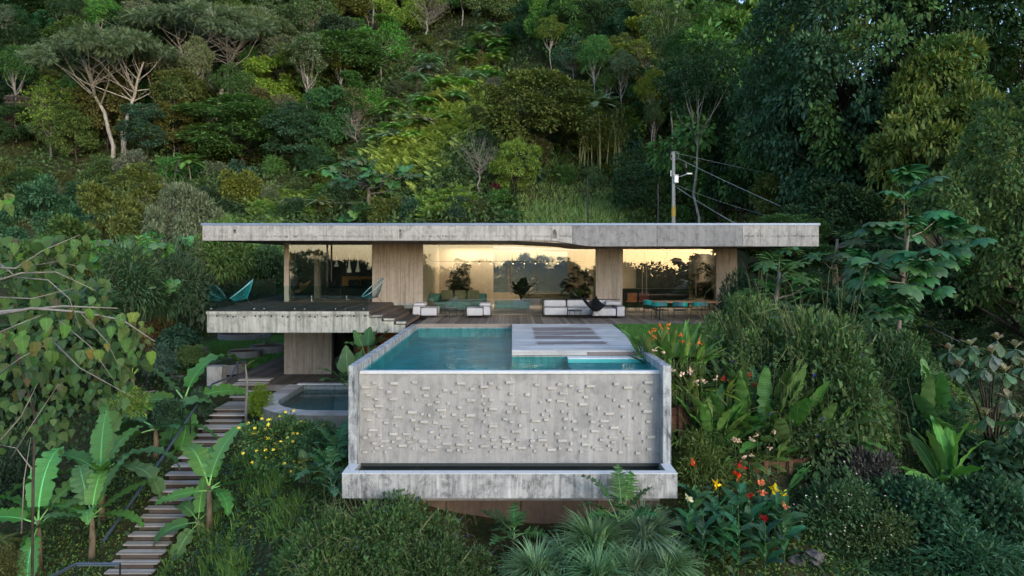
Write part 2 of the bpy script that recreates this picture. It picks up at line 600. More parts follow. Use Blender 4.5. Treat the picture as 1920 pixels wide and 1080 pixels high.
# leaf templates: x along the leaf (0..1), y across, z up
L_RHOMB = (np.array([(0, 0, 0), (.45, .27, .07), (1, 0, -.06), (.45, -.27, .07)]), np.array([(0, 2, 1), (0, 3, 2)]))
L_LONG = (np.array([(0, 0, 0), (.4, .12, .05), (1, 0, -.12), (.4, -.12, .05)]), np.array([(0, 2, 1), (0, 3, 2)]))
L_OVAL = (np.array([(0, 0, 0), (.25, .24, .05), (.65, .25, .03), (1, 0, -.1), (.65, -.25, .03), (.25, -.24, .05), (.5, 0, 0)]),
          np.array([(0, 6, 1), (1, 6, 2), (2, 6, 3), (3, 6, 4), (4, 6, 5), (5, 6, 0)]))
L_TRI = (np.array([(0, .16, 0), (1, 0, -.08), (0, -.16, 0)]), np.array([(0, 2, 1)]))
L_BLADE = (np.array([(0, .03, 0), (0, -.03, 0), (.5, .028, .0), (.5, -.028, 0), (1, 0, -.12)]), np.array([(0, 1, 3), (0, 3, 2), (2, 3, 4)]))


def _pinnate(n, w, sweep=0.35, droop=0.15, lw=0.05):
    V, T = [], []
    for i in range(n):
        t = (i + 0.6) / n
        wd = w * (math.sin(math.pi * min(1, 0.12 + t * 0.9)) ** 0.7)
        z = -droop * t * t
        for sgn in (1, -1):
            o = len(V)
            V += [(t - lw * .5, 0, z), (t + lw * .5, 0, z), (t + sweep * wd, sgn * wd, z - 0.15 * wd)]
            T.append((o, o + 1, o + 2) if sgn > 0 else (o + 1, o, o + 2))
    o = len(V)
    V += [(0, .008, 0), (0, -.008, 0), (1, 0, -droop)]
    T.append((o, o + 1, o + 2))
    return np.array(V), np.array(T)


L_PINNATE = _pinnate(8, 0.24, lw=0.10)
L_FROND = _pinnate(11, 0.24, droop=0.28, lw=0.10)


def cloud(T, pos, ax, nrm, sc):
    tv, tf = T
    ax = norm(ax)
    y = norm(np.cross(nrm, ax))
    z = np.cross(ax, y)
    sc = np.asarray(sc, np.float64)
    if sc.ndim == 1:
        sc = sc[:, None]
    V = pos[:, None, :] + sc[:, None, :1] * (tv[None, :, 0:1] * ax[:, None] + tv[None, :, 1:2] * y[:, None] + tv[None, :, 2:3] * z[:, None])
    n, m = len(pos), len(tv)
    Fc = tf[None] + (np.arange(n) * m)[:, None, None]
    return V.reshape(-1, 3), Fc.reshape(-1, 3)


def rdirs(rng, n, up_bias=0.0):
    d = norm(rng.normal(size=(n, 3)))
    d[:, 2] += up_bias
    return norm(d)

# ------------------------------------------------------------------ terrain
CTRL = np.array([
    (-14, 14, -8.2), (-10, 14, -7.4), (-10.3, 18, -5.98), (-10.7, 21.2, -4.5), (-10.7, 22.5, -4.08), (-10.9, 25, -3.3), (-11.2, 27.6, -2.85),
    (-6.5, 18, -3.95), (-6, 15.5, -5.0), (-7, 21.5, -3.5), (-4.3, 16, -3.35), (-4, 13, -4.5), (0, 16, -3.9), (0, 13.3, -4.35), (3.8, 16, -3.55),
    (4, 13.5, -4.4), (6, 15.6, -3.3), (9, 15.6, -3.3), (6, 13.5, -4.5), (10, 13, -4.7), (5, 17.0, -2.35), (8, 17.4, -2.3), (4.5, 18.1, -1.2),
    (7, 18.8, -1.2), (5, 20, -.35), (6, 21.5, -.08), (8, 22.5, -.08), (-8, 28, -2.9), (-8, 34, -2.9), (-4, 30, -2.6), (-3, 24, -2.9),
    (0, 27, -1.2), (4, 27, -.3), (8, 27, -.15), (10, 30, -.1), (0, 41, .2), (6, 44, 1.2), (-6, 44, 1.0), (4, 50, 4.4), (-4, 50, 3.6), (3, 58, 7.0), (-6, 58, 8.0),
    (0, 66, 12.5), (0, 80, 22), (0, 110, 41), (0, 150, 66), (0, 220, 95), (-16, 50, 1.0), (-18, 62, 6.5), (-40, 60, 3.5), (-35, 45, -1.5), (-60, 80, 14), (-75, 120, 42), (-50, 100, 28), (-30, 80, 15),
    (-60, 160, 66), (-110, 150, 55), (-140, 220, 90), (-60, 45, 2), (-90, 60, 10), (30, 45, 3), (40, 60, 7), (45, 80, 12), (25, 100, 38), (42, 110, 28), (85, 120, 15), (40, 170, 62),
    (150, 220, 30), (20, 58, 6.5), (15, 30, 0.3), (20, 32, -1.0), (14, 22, -1.6), (18, 24, -3.0), (12, 17, -3.1), (16, 17, -4.0), (14, 14, -4.9), (24, 24, -3.2), (17.3, 29, -1.6),
    (30, 30, -2), (30, 15, -6), (15, 40, 1.0), (-12, 33, -2.72), (-16, 40, -2.72), (-20, 40, -2.8), (-14, 45, -1.5), (-20, 33, -3.2), (-25, 40, -3), (-16, 22, -5.2), (-20, 22, -6.2),
    (-18, 28, -3.9), (-14.5, 28, -3.1), (-26, 28, -5), (-16, 18, -6.9), (-30, 15, -9.5), (0, 0, -10), (0, -30, -16), (40, -20, -14), (-40, -20, -14), (0, -90, -16), (-100, -100, -14), (100, -100, -14),
    (0, -170, -6), (140, 0, -6), (-140, 0, -6), (160, -170, 0), (-160, -170, 0), (11.9, 22, -.12), (12, 25.5, -.12), (11, 19.6, -.5), (8, 20.0, -.3), (-18, 36, -2.72)], dtype=np.float64)


def _phi(r):
    return np.where(r > 1e-9, r * r * np.log(np.maximum(r, 1e-9)), 0.0)


_s = 40.0
_P = CTRL[:, :2] / _s
_K = _phi(np.linalg.norm(_P[:, None] - _P[None], axis=2)) + np.eye(len(_P)) * 2e-4
_A = np.block([[_K, np.c_[np.ones(len(_P)), _P]], [np.c_[np.ones(len(_P)), _P].T, np.zeros((3, 3))]])
_W = np.linalg.solve(_A, np.r_[CTRL[:, 2], 0, 0, 0])


def terrain_raw(x, y):
    q = np.stack([x, y], -1) / _s
    out = np.empty(len(q))
    for i in range(0, len(q), 20000):
        b = q[i:i + 20000]
        out[i:i + 20000] = _phi(np.linalg.norm(b[:, None] - _P[None], axis=2)) @ _W[:-3] + np.c_[np.ones(len(b)), b] @ _W[-3:]
    return out


ST_Y = np.array([16.5, 18.06, 19.7, 21.33, 22.6, 23.6, 24.8, 26.2, 27.6])
ST_Z = np.array([-6.55, -5.85, -5.05, -4.28, -3.87, -3.45, -3.0, -2.95, -2.62])
# (x0, x1, y0, y1, highest ground): what is built is not buried
CLAMPS = [(-3.9, 3.75, 15.95, 26.2, -3.0), (-3.9, 3.75, 14.0, 15.96, -3.85), (-4.2, 8.8, 25.6, 42.0, -.35), (-10.3, -4.0, 24.6, 41, -2.85), (-12.4, -9.9, 27.3, 38, -2.85),
          (-9.2, -3.8, 22.1, 28, -3.6), (-22, -11.8, 31, 46, -2.70), (3.7, 12.0, 20.2, 26.2, -0.06), (8.7, 12.0, 26, 42.0, -.06)]


def terrain(x, y):
    x = np.atleast_1d(np.asarray(x, float))
    y = np.atleast_1d(np.asarray(y, float))
    z = terrain_raw(x, y)
    far = np.clip((y - 42) / 20, 0, 1)
    z = z + far * (1.2 * np.sin(x * .21 + y * .13) + .8 * np.sin(x * .37 - y * .29 + 1)) + .06 * np.sin(x * 2.1 + 1.3 * y) * np.clip((30 - y) / 10, 0, 1)
    for x0, x1, y0, y1, zm in CLAMPS:
        m = (x > x0) & (x < x1) & (y > y0) & (y < y1)
        z[m] = np.minimum(z[m], zm)
    m = (np.abs(x + 10.2) < 3) & (y > 16.5) & (y < 27.6)      # the cut the stair runs in
    zt = np.interp(y, ST_Y, ST_Z)
    z[m] = np.minimum(z[m], (zt - .30 + .55 * np.maximum(0, np.abs(x + 10.2) - .95))[m])
    return z


def gz(x, y):
    return float(terrain([x], [y])[0])


def hit(px, py, d0=12.0, d1=230.0):
    """Where the line of sight through photo pixel (px, py) meets the ground."""
    D = np.concatenate([np.arange(d0, 40, .25), np.arange(40, d1, 1.0)])
    X = (px - CX) / F * D
    Z = CAMZ - (py - HY) / F * D
    below = np.nonzero(terrain(X, D) > Z)[0]
    if len(below) == 0:
        return None
    d = D[below[0]]
    return Vector(((px - CX) / F * d, d, gz((px - CX) / F * d, d)))


gx = np.concatenate([np.arange(-170, -30, 5), np.arange(-30, 30, .4), np.arange(30, 171, 5)])
gy = np.concatenate([np.arange(-170, 8, 8), np.arange(8, 48, .4), np.arange(48, 235, 3)])
GX, GY = np.meshgrid(gx, gy)
tv = np.stack([GX.ravel(), GY.ravel(), terrain(GX.ravel(), GY.ravel())], -1)
nx, ny = len(gx), len(gy)
ii, jj = np.meshgrid(np.arange(nx - 1), np.arange(ny - 1))
a = (jj * nx + ii).ravel()
tq = np.stack([a, a + 1, a + nx + 1, a + nx], -1)

mg, nt, out = newmat("hillside_soil_and_moss")
k = N(nt)
p = k.pos()
n1 = k.noise(p, .35, 6, .65)
n2 = k.noise(p, 3.0, 6, .7)
n3 = k.noise(p, 22, 4, .6)
c = k.mix(k.ramp(n1, [(.4, 0.), (.62, 1.)]), (.028, .045, .016), (.05, .075, .022))
c = k.mix(k.ramp(n2, [(.42, 0.), (.60, .85)]), c, (.085, .062, .038))
c = k.mix(k.ramp(n3, [(.4, .6), (.6, 0.)]), c, (.018, .024, .01))
k.l(k.bsdf(c, .95, .1, k.bump(n3, .8, .06)), out.inputs[0])
ground = structure(link("ground", npmesh("ground", tv, tq, [mg], smooth=True)))

mlawn, nt, out = newmat("mown_lawn")
k = N(nt)
p = k.pos()
n1 = k.noise(p, 1.2, 5, .6)
n3 = k.noise(p, 60, 3, .6)
c = k.mix(k.ramp(n1, [(.35, 0.), (.65, 1.)]), (.045, .13, .022), (.075, .185, .034))
c = k.mix(k.ramp(n3, [(.35, .55), (.6, 0.)]), c, (.014, .04, .008))
k.l(k.bsdf(c, .9, .1, k.bump(n3, 1.0, .03)), out.inputs[0])
structure(MB().zprism([(3.70, 18.9), (9.4, 20.0), (9.4, 25.75), (3.82, 25.75)], -.30, -.03).build("upper_lawn", mlawn))
structure(MB().zprism([(-12.05, 30.5), (-12.05, 45.9), (-18.5, 45.9), (-18.5, 33.0), (-15, 31.2)], -2.9, -2.665).build("lower_lawn", mlawn))

# ------------------------------------------------------------------ swimming pool
pool = thing("swimming_pool", "cantilevered grey concrete infinity pool with relief blocks on its front wall", "swimming pool", (0, 15.6, -2.8))


def child(mb, name, mat, parent, **kw):
    """Mesh given in world coordinates, parented to a thing that stands at its own base."""
    o = mb.build(name, mat, parent, **kw)
    L = parent
    off = Vector((0, 0, 0))
    while L is not None:
        off += Vector(L.location)
        L = L.parent
    o.location = Vector(o.location) - off
    return o


child(MB().box(-3.74, -3.55, 15.6, 25.6, -2.775, 0.0), "side_wall", M['pool_wall'], pool, bevel=.012)
child(MB().box(3.45, 3.64, 15.6, 18.22, -2.775, 0.0), "side_wall", M['pool_wall'], pool, bevel=.012)
front = child(MB().box(-3.548, 3.448, 15.95, 16.14, -3.2, -.242), "front_wall", M['pool_face'], pool)
child(MB().box(-3.548, 3.448, 15.915, 16.10, -.24, -.172), "overflow_lip", M['rim'], pool, bevel=.012)
child(MB().box(-3.548, 3.448, 16.10, 25.6, -.62, -.50), "pool_floor", M['pool_floor'], pool)
child(MB().box(-3.548, 3.6, 25.6, 25.8, -1.9, -.13), "rear_wall", M['pool_inner'], pool)
child(MB().box(-3.545, -3.50, 16.16, 25.58, -.50, -.26), "inner_lining", M['pool_floor'], pool)
child(MB().box(0.0, .2, 18.2, 25.6, -1.75, -.06), "deck_support_wall", M['pool_inner'], pool)
child(MB().box(0.2, 3.448, 18.2, 18.4, -1.75, -.125), "deck_support_wall", M['pool_inner'], pool)
child(MB().box(1.46, 3.446, 16.16, 18.195, -.49, -.27), "shelf", M['pool_inner'], pool)
child(MB().box(1.46, 3.446, 17.80, 18.195, -.268, -.145), "shelf_ledge", M['rim'], pool, bevel=.01)
structure(MB().add([(-3.498, 16.105, -.166), (3.446, 16.105, -.166), (3.446, 18.194, -.166), (-.002, 18.194, -.166), (-.002, 25.595, -.166), (-3.498, 25.595, -.166)], [(0, 1, 2, 3), (0, 3, 4, 5)]).build("pool_water", M['water']))
# the catch trough below
tr = child(MB().box(-3.71, 3.61, 14.9, 15.1, -2.78, -2.253), "trough_front", M['trough_conc'], pool)
child(MB().box(-3.71, -3.50, 15.102, 15.6, -2.78, -2.253), "trough_end", M['trough_conc'], pool)
child(MB().box(3.40, 3.61, 15.102, 15.6, -2.78, -2.253), "trough_end", M['trough_conc'], pool)
child(MB().box(-3.498, 3.398, 15.102, 15.948, -2.78, -2.60), "trough_floor", M['trough_conc'], pool)
mrim = MB().box(-3.715, 3.615, 14.895, 15.104, -2.251, -2.235).box(-3.715, -3.498, 15.1045, 15.6, -2.251, -2.235).box(3.398, 3.615, 15.1045, 15.6, -2.251, -2.235)
child(mrim, "trough_rim", M['rim'], pool)
structure(MB().add([(-3.497, 15.105, -2.40), (3.397, 15.105, -2.40), (3.397, 15.937, -2.40), (-3.497, 15.937, -2.40)], [(0, 1, 2, 3)]).build("trough_water", M['dark_water']))
child(MB().box(-3.53, 3.43, 15.938, 15.9485, -2.42, -2.325), "wet_band", plain("wet_algae", (.035, .04, .036), .6), pool)
# recessed base under the trough, cast in panels
for x0, x1 in ((-3.6, -2.02), (-2.0, -1.57), (-1.55, 0.2), (0.22, 2.0), (2.02, 3.5)):
    child(MB().box(x0, x1, 16.15, 16.4, -4.6, -2.785), "base_panel", M['base_conc'], pool)
# relief blocks: three lengths scattered over the front wall (read off the photograph)
BL = {'L': [], 'M': [], 'S': []}
for ox, key, txt in (
    (670, 'L', "115,172 472,123 872,182 1318,123 463,321 283,406 130,448 700,487 513,549 853,608 1070,459 1130,669 208,711 461,762 630,764 351,853 574,908 831,857 948,966 1134,884 1310,895"),
    (670, 'M', "219,116 727,110 301,178 406,233 634,233 1120,211 1230,236 870,275 150,268 249,319 1052,285 1016,359 916,391 1300,426 429,449 1225,517 285,536 1100,542 713,589 1320,587 148,582 368,621 993,621 762,701 946,739 288,776 1027,805 1247,777 103,808 525,820 664,865 217,880 253,941 411,938 1023,926 1165,968 100,988"),
    (670, 'S', "756,329 1157,379 573,427 219,488 825,512 913,528 497,655 157,770 1065,775 723,813 458,860 314,911 838,920 713,950 214,985 364,988 1280,965 1345,985"),
    (860, 'L', "326,164 656,110 1176,185 1330,251 155,338 671,386 1292,347 438,446 155,527 838,487 976,596 440,663 728,730 602,856 1058,838 1312,845 330,916 797,934 1175,960"),
    (860, 'M', "406,123 173,195 519,177 988,142 1276,133 670,257 874,264 323,285 1150,333 416,333 640,486 1135,466 371,529 591,572 671,608 1108,580 79,663 165,752 315,791 1252,757 443,838 567,800 752,832 935,848 460,922 160,940 652,948"),
    (860, 'S', "321,380 1035,363 726,440 341,463 1314,479 1063,516 1176,533 323,606 777,655 393,737 972,713 1093,744 151,847 682,885 568,922 918,910 1100,903 1281,943 404,988 963,976"),
    (1050, 'L', "385,157 860,176 1115,110 294,387 625,506 1104,476 563,600 689,683 443,728 670,803 864,818 1152,801 330,893 488,955"),
    (1050, 'M', "138,155 709,130 259,216 325,296 605,284 1105,225 131,391 898,340 790,414 380,512 70,572 179,602 415,609 1116,606 194,706 305,791 528,834 675,866 122,960 765,995 985,1003 1124,958"),
        (1050, 'S', "686,335 1160,318 485,440 1018,385 118,508 799,543 942,562 59,688 525,657 787,737 1030,748 1062,858 143,885 419,930 615,910 857,903 264,985 670,963")):
    for t in txt.split():
        cx_, cy_ = map(float, t.split(','))
        BL[key].append((ox + cx_ / 6.75, 700 + cy_ / 6.75))
for key, w in (('L', .195), ('M', .104), ('S', .056)):
    me = None
    for px, py in BL[key]:
        q = at(px, py, 15.95)
        if me is None:
            o0 = MB().box(-w / 2, w / 2, -.055, .002, -.029, .029).build("relief_block", M['block'], front, bevel=.004)
            me = o0.data
        else:
            o0 = link("relief_block", me, front)
        o0.location = Vector(q) + Vector((random.uniform(-.003, .003), 0, 0)) * 1
        o0.rotation_euler = (0, R(random.uniform(-1, 1)), 0)
        o0.scale = (random.uniform(.94, 1.06), random.uniform(.75, 1.1), random.uniform(.92, 1.06))

# ------------------------------------------------------------------ decks
deck = thing("timber_terrace", "grey brown boarded terrace in front of the glass doors", "deck", (0, 25.8, -.2))


def planks(parent, x0, x1, y0, y1, z, pitch, mat, along='y', gap=.012, th=.03, name="plank", endf=None, off=0.0):
    n = max(1, int(round(((x1 - x0) if along == 'y' else (y1 - y0)) / pitch)))
    pitch = ((x1 - x0) if along == 'y' else (y1 - y0)) / n
    cache = {}
    for i in range(n):
        s0 = (x0 if along == 'y' else y0) + i * pitch
        a0, a1 = (y0, y1) if along == 'y' else (x0, x1)
        if endf:
            a0, a1 = endf(s0 + pitch / 2)
        key = (round(a0, 2), round(a1, 2))
        if key not in cache:
            b = MB()
            if along == 'y':
                b.box(gap / 2, pitch - gap / 2, 0, a1 - a0, -th, 0)
            else:
                b.box(0, a1 - a0, gap / 2, pitch - gap / 2, -th, 0)
            cache[key] = b.mesh(name, mat)
        o = link(name, cache[key], parent)
        o.location = Vector((s0, a0, z + random.uniform(-.003, .003)) if along == 'y' else (a0, s0, z + random.uniform(-.003, .003))) - parent.location


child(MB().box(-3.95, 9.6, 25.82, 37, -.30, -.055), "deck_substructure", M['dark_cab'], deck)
planks(deck, -3.5, 9.4, 25.70, 29.93, 0, .146, M['deck'])
child(MB().box(-3.55, 0, 25.64, 25.69, -.13, -.004), "edge_board", M['deck'], deck)
pdeck = thing("pool_deck", "bleached grey boarded deck beside the pool with four brown board strips", "deck", (1.8, 22, -.2))
child(MB().box(.02, 3.62, 18.42, 25.6, -.2, -.07), "deck_substructure", M['dark_cab'], pdeck)
NB = 40
yb = np.linspace(18.2, 25.63, NB + 1)
bands = [(.17, .285), (.345, .475), (.51, .645), (.685, .815)]
for i in range(NB):
    y0, y1 = yb[i] + .005, yb[i + 1] - .005
    t = (i + .5) / NB
    xr = 3.62 + .12 * t
    def bd(x0, x1, m):
        o = child(MB().box(x0, x1, y0, y1, -.035, random.uniform(-.003, .003)), "plank", m, pdeck)
    if any(b0 <= t <= b1 for b0, b1 in bands):
        cuts = [0.0, .68 + .06 * (i % 2)] + ([1.95] if i % 3 else [1.5, 2.2]) + [2.72 + .08 * (i % 2), xr]
        mm = [M['deck_pale']] + [M['deck_patch']] * (len(cuts) - 3) + [M['deck_pale']]
        for j in range(len(cuts) - 1):
            bd(cuts[j] + .003, cuts[j + 1] - .003, mm[j])
    else:
        j = 1.2 + .9 * ((i * 7) % 3) / 2
        bd(0, j - .003, M['deck_pale'])
        bd(j + .003, xr, M['deck_pale'])
for z0, z1 in ((-.064, -.042), (-.115, -.068)):
    child(MB().box(.0, 2.0, 18.165, 18.195, z0, z1), "edge_board", M['deck_pale'], pdeck)
    child(MB().box(2.01, 3.445, 18.165, 18.195, z0, z1), "edge_board", M['deck_patch'], pdeck)

# raised bedroom deck: board-marked beam, boards, steps down to the terrace
bdeck = thing("raised_deck", "cantilevered concrete deck with dark boards and four wooden steps outside the bedroom", "deck", (-8, 25, -.24))
XS = [-5.2, -4.75, -4.3, -3.85]
prof = [(-11.1, -.24), (-3.9, -.24), (-3.9, .02), (XS[3] - .02, .02), (XS[3] - .02, .13), (XS[2], .13), (XS[2], .25), (XS[1], .25), (XS[1], .37), (XS[0], .37), (XS[0], .425), (-11.1, .425)]
prof = [(-11.1, -.24), (-3.9, -.24), (-3.9, .05), (XS[2], .05), (XS[2], .17), (XS[1], .17), (XS[1], .29), (XS[0], .29), (XS[0], .425), (-11.1, .425)]
beam = child(MB().xprism(prof, 24.85, 25.15), "edge_beam", M['slab_conc'], bdeck)
child(MB().box(-11.12, -5.22, 24.82, 25.15, .43, .53), "top_strip", M['slab_conc'], bdeck)
for i, (xa, xb, z) in enumerate(((XS[0] - .05, XS[1], .40), (XS[1], XS[2], .28), (XS[2], -3.88, .16))):
    child(MB().box(xa + .08, xb + .02, 24.8, 25.1, z - .075, z - .005), "step_end", M['slab_conc'], bdeck)
child(MB().zprism([(-11.1, 25.152), (-5.22, 25.152), (-5.22, 29.9), (-4.0, 29.9), (-4.0, 37), (-12.5, 37.4)], -.24, .50), "slab", M['slab_conc'], bdeck)
for c_ in (195, 280, 320, 407, 492, 532, 619, 706, 746, 833, 919, 959, 1046, 1132, 1173, 1260, 1347):
    q = at(360 + c_ / 4.155, 592.3 + (c_ % 3), 24.85)
    child(MB().tube([(q.x, 24.846, q.z), (q.x, 24.9, q.z)], .035, 10), "drain_hole", M['black'], bdeck)
def bd_end(x):
    y0 = 24.83 if x > -11.1 else 24.83 + (-11.1 - x) / 1.4 * 12.5
    return (y0, 29.93 if x > -10.02 else 37.0)
planks(bdeck, -12.2, -5.22, 24.83, 29.9, .55, .146, M['deck_dark'], endf=bd_end)
for xa, xb, z in ((XS[0], XS[1], .41), (XS[1], XS[2], .28), (XS[2], XS[3], .15)):
    for j in range(3):
        w = (xb - xa) / 3
        child(MB().box(xa + j * w + .005, xa + (j + 1) * w - .005, 24.84, 29.9, z - .03, z), "step_plank", M['step_wood'], bdeck)
    child(MB().box(xa + .0, xa + .02, 24.9, 29.9, z + .003, z + .105), "riser", M['step_wood'], bdeck)
child(MB().box(XS[3], XS[3] + .02, 24.9, 29.9, .003, .117), "riser", M['step_wood'], bdeck)
child(MB().box(XS[0] + .02, -3.95, 25.16, 29.89, -.24, .11), "step_core", M['dark_cab'], bdeck)
rail = thing("glass_balustrade", "frameless green tinted glass balustrade along the raised deck edge", "balustrade", (-8, 24.95, .53))
xs = [(q - 960) / 51.6 for q in (384, 484, 560, 637, 690)]
for x0, x1 in zip(xs, xs[1:]):
    g = child(MB().box(x0 + .008, x1 - .008, 24.90, 24.915, .535, 1.46), "glass_pane", M['rail_glass'], rail)
    for xx in (x0 + .18, x1 - .18):
        child(MB().tube([(xx, 24.885, .62), (xx, 24.93, .62)], .02, 8), "standoff", M['steel'], rail)
for j in range(4):
    y0, y1 = 24.95 + j * 2.6, 24.95 + (j + 1) * 2.6 - .02
    xa, xb = -11.05 - (y0 - 24.95) * .112, -11.05 - (y1 - 24.95) * .112
    child(MB().zprism([(xa, y0), (xb, y1), (xb - .015, y1), (xa - .015, y0)], .56, 1.46), "glass_pane", M['rail_glass'], rail)

# ------------------------------------------------------------------ the house
M['grey_patch'] = concrete("damp_grey_concrete", (0.24, 0.24, 0.245), (0.10, 0.104, 0.11), 0.75, 0.45, 0.35)
house = thing("concrete_house", "low concrete house with long flat roof and full height glass walls", "house", (0, 30, 0))


def zb(x):
    """Underside of the roof: steps down in a shallow curve towards the right."""
    t = min(1, max(0, (x - 1.35) / 1.75))
    return 3.14 - .22 * (t * t * (3 - 2 * t))


def roofpoly(x0, x1, top, lift=0.0):
    n = 10 if x0 < 3.2 and x1 > 1.3 else 1
    pts = [(x0 + (x1 - x0) * i / n, zb(x0 + (x1 - x0) * i / n) + lift) for i in range(n + 1)]
    return pts + [(x1, top), (x0, top)]


roof = child(MB().xprism(roofpoly(-11.78, 11.66, 3.70, .004), 26.06, 38.0), "roof", M['wall_conc'], house)
cut = [380, 612, 750, 842, 958, 1073, 1232, 1392, 1425, 1535]
for i, (p0, p1) in enumerate(zip(cut, cut[1:])):
    x0, x1 = (p0 - 960) / 49.23, (p1 - 960) / 49.23
    child(MB().xprism(roofpoly(x0 + .006, x1 - .006, 3.715), 25.97, 26.055), "fascia_panel", M['grey_patch'] if p0 in (1073, 1232) else M['concrete'], roof)
child(MB().box(-11.82, 11.72, 25.95, 26.1, 3.72, 3.80), "metal_flashing", M['flash'], roof)
child(MB().box(-11.72, 11.62, 26.11, 37.9, 3.706, 3.76), "roof_covering", M['rock'], roof)
for px_ in (441, 751, 1040):
    q = (px_ - 960) / 49.23
    child(MB().box(q - .03, q + .03, 25.93, 25.968, 3.50, 3.56), "scupper", M['black'], roof)
    w = .045 if px_ != 1040 else .08
    child(MB().box(q - w, q + w, 25.966, 25.9695, 3.22 if px_ > 700 else 3.4, 3.5), "water_stain", plain("runoff_stain", (.13, .125, .115), .9, var=.5, scale=12), roof)

GLY = 30.0
def X30(px):
    return (px - 960) / 42.667
def panelset(name, px0, px1, z0, z1, vj_low, vj_up, zj):
    """A concrete wall pier of separate cast panels with open joints."""
    child(MB().box(X30(px0) + .004, X30(px1) - .004, GLY + .04, GLY + .24, z0, z1 - .003), "wall_core", M['wall_conc'], house)
    for js, za, zb_ in ((vj_low, z0 + .004, zj - .006), (vj_up, zj + .006, z1 - .008)):
        ed = [px0] + js + [px1]
        for a_, b_ in zip(ed, ed[1:]):
            child(MB().box(X30(a_) + .005, X30(b_) - .005, GLY - .03 + random.uniform(-.004, .004), GLY + .036, za, zb_), "wall_panel", M['wall_conc'], house)


panelset("pier", 698, 793, .02, 3.14, [714, 725.5, 751, 776], [776], 2.80)
panelset("pier", 1117, 1167, .02, 2.92, [1131.5, 1140.5], [1142.5], 2.33)
panelset("pier", 1343, 1382, .02, 2.92, [1363], [1367], 2.33)
panelset("pier", 533, 542, .56, 3.14, [], [], 2.5)
child(MB().box(9.70, 9.885, GLY + .25, 37, 0, 2.915), "side_wall", M['wall_conc'], house)
child(MB().box(-4.1, -3.92, GLY + .25, 37, 0, 3.135), "partition", M['inner_conc'], house)
child(MB().box(4.0, 4.2, GLY + .25, 37, 0, 2.915), "partition", M['inner_conc'], house)
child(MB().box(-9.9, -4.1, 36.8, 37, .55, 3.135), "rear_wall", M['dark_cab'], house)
child(MB().box(-3.92, -1.0, 36.8, 37, 0, 3.135), "rear_wall", M['inner_conc'], house)
child(MB().box(-1.0, 3.0, 36.8, 37, 0, .62), "rear_wall", M['inner_conc'], house)
child(MB().box(-1.0, 3.0, 36.8, 37, 2.86, 2.91), "rear_wall", M['inner_conc'], house)
child(MB().box(3.0, 4.0, 36.8, 37, 0, 2.915), "rear_wall", M['inner_conc'], house)
child(MB().box(4.2, 9.7, 36.8, 37, 0, 2.915), "rear_wall", M['inner_conc'], house)
for xw in (0.0, 1.35):
    child(MB().box(xw - .02, xw + .02, 36.85, 36.95, .62, 2.86), "window_mullion", M['brass'], house)
child(MB().box(-1.0, 3.0, 36.88, 36.9, .62, 2.86), "rear_glass", M['glass'], house)
child(MB().box(-3.9, 9.7, 30.05, 36.8, -.3, .0), "floor", M['inner_conc'], house)
child(MB().box(-9.75, -4.1, 30.05, 36.8, .50, .552), "floor", M['table_wood'], house)
child(MB().box(-9.45, -9.2, 32.6, 32.9, .56, 3.13), "column", M['wall_conc'], house)
# light well wall behind the rear window
structure(MB().box(-4.5, 6, 40.0, 40.3, -.3, 3.6).build("light_well_wall", M['pale_wall']))
# glass walls
def glaze(edges, z0, zt, name="glass_pane"):
    for a_, b_ in zip(edges, edges[1:]):
        x0, x1 = X30(a_) + .004, X30(b_) - .004
        n = 6 if x0 < 3.2 and x1 > 1.3 else 1
        pts = [(x0, z0), (x1, z0)] + [(x1 + (x0 - x1) * i / n, min(zt, zb(x1 + (x0 - x1) * i / n)) - .012) for i in range(n + 1)]
        g = child(MB().xprism(pts, GLY, GLY + .014), name, M['glass'], house)
        for xx in (x0 + .12, x1 - .12):
            for zz in (z0 + .08, min(zb(x0), zb(x1)) - .12, 2.32):
                child(MB().tube([(xx, GLY - .02, zz), (xx, GLY - .002, zz)], .016, 8), "glass_clip", M['steel'], g)
glaze([542, 582, 617, 649, 697.5], .56, 3.14)
glaze([793.5, 818, 880, 930, 954, 989, 1028, 1116.5], .01, 3.14)
glaze([1168, 1208, 1250.5, 1301, 1342.5], .01, 2.92)
child(MB().box(-9.93, -9.915, 30.05, 36.8, .56, 3.12), "glass_pane", M['glass'], house)
def pull(px, y0, y1, mat, r=.022):
    a_, b_ = at(px, y0, GLY - .06), at(px, y1, GLY - .06)
    h_ = child(MB().tube([a_, b_], r, 8), "door_pull", mat, house)
    for q in (a_.lerp(b_, .12), a_.lerp(b_, .88)):
        child(MB().tube([q, (q.x, GLY, q.z)], .01, 6), "pull_bracket", M['steel'], h_)
for px_, y0, y1, m in ((613, 459, 528, M['black']), (621, 459, 527, M['black']), (950, 494, 549, M['brass']), (958, 494, 552, M['brass']),
                       (1204.5, 494, 551, M['brass']), (1212.5, 494, 554, M['brass']), (1305, 494, 554, M['brass'])):
    pull(px_, y0, y1, m)
for px_ in (584, 650):
    pull(px_, 554, 566, M['steel'], .014)
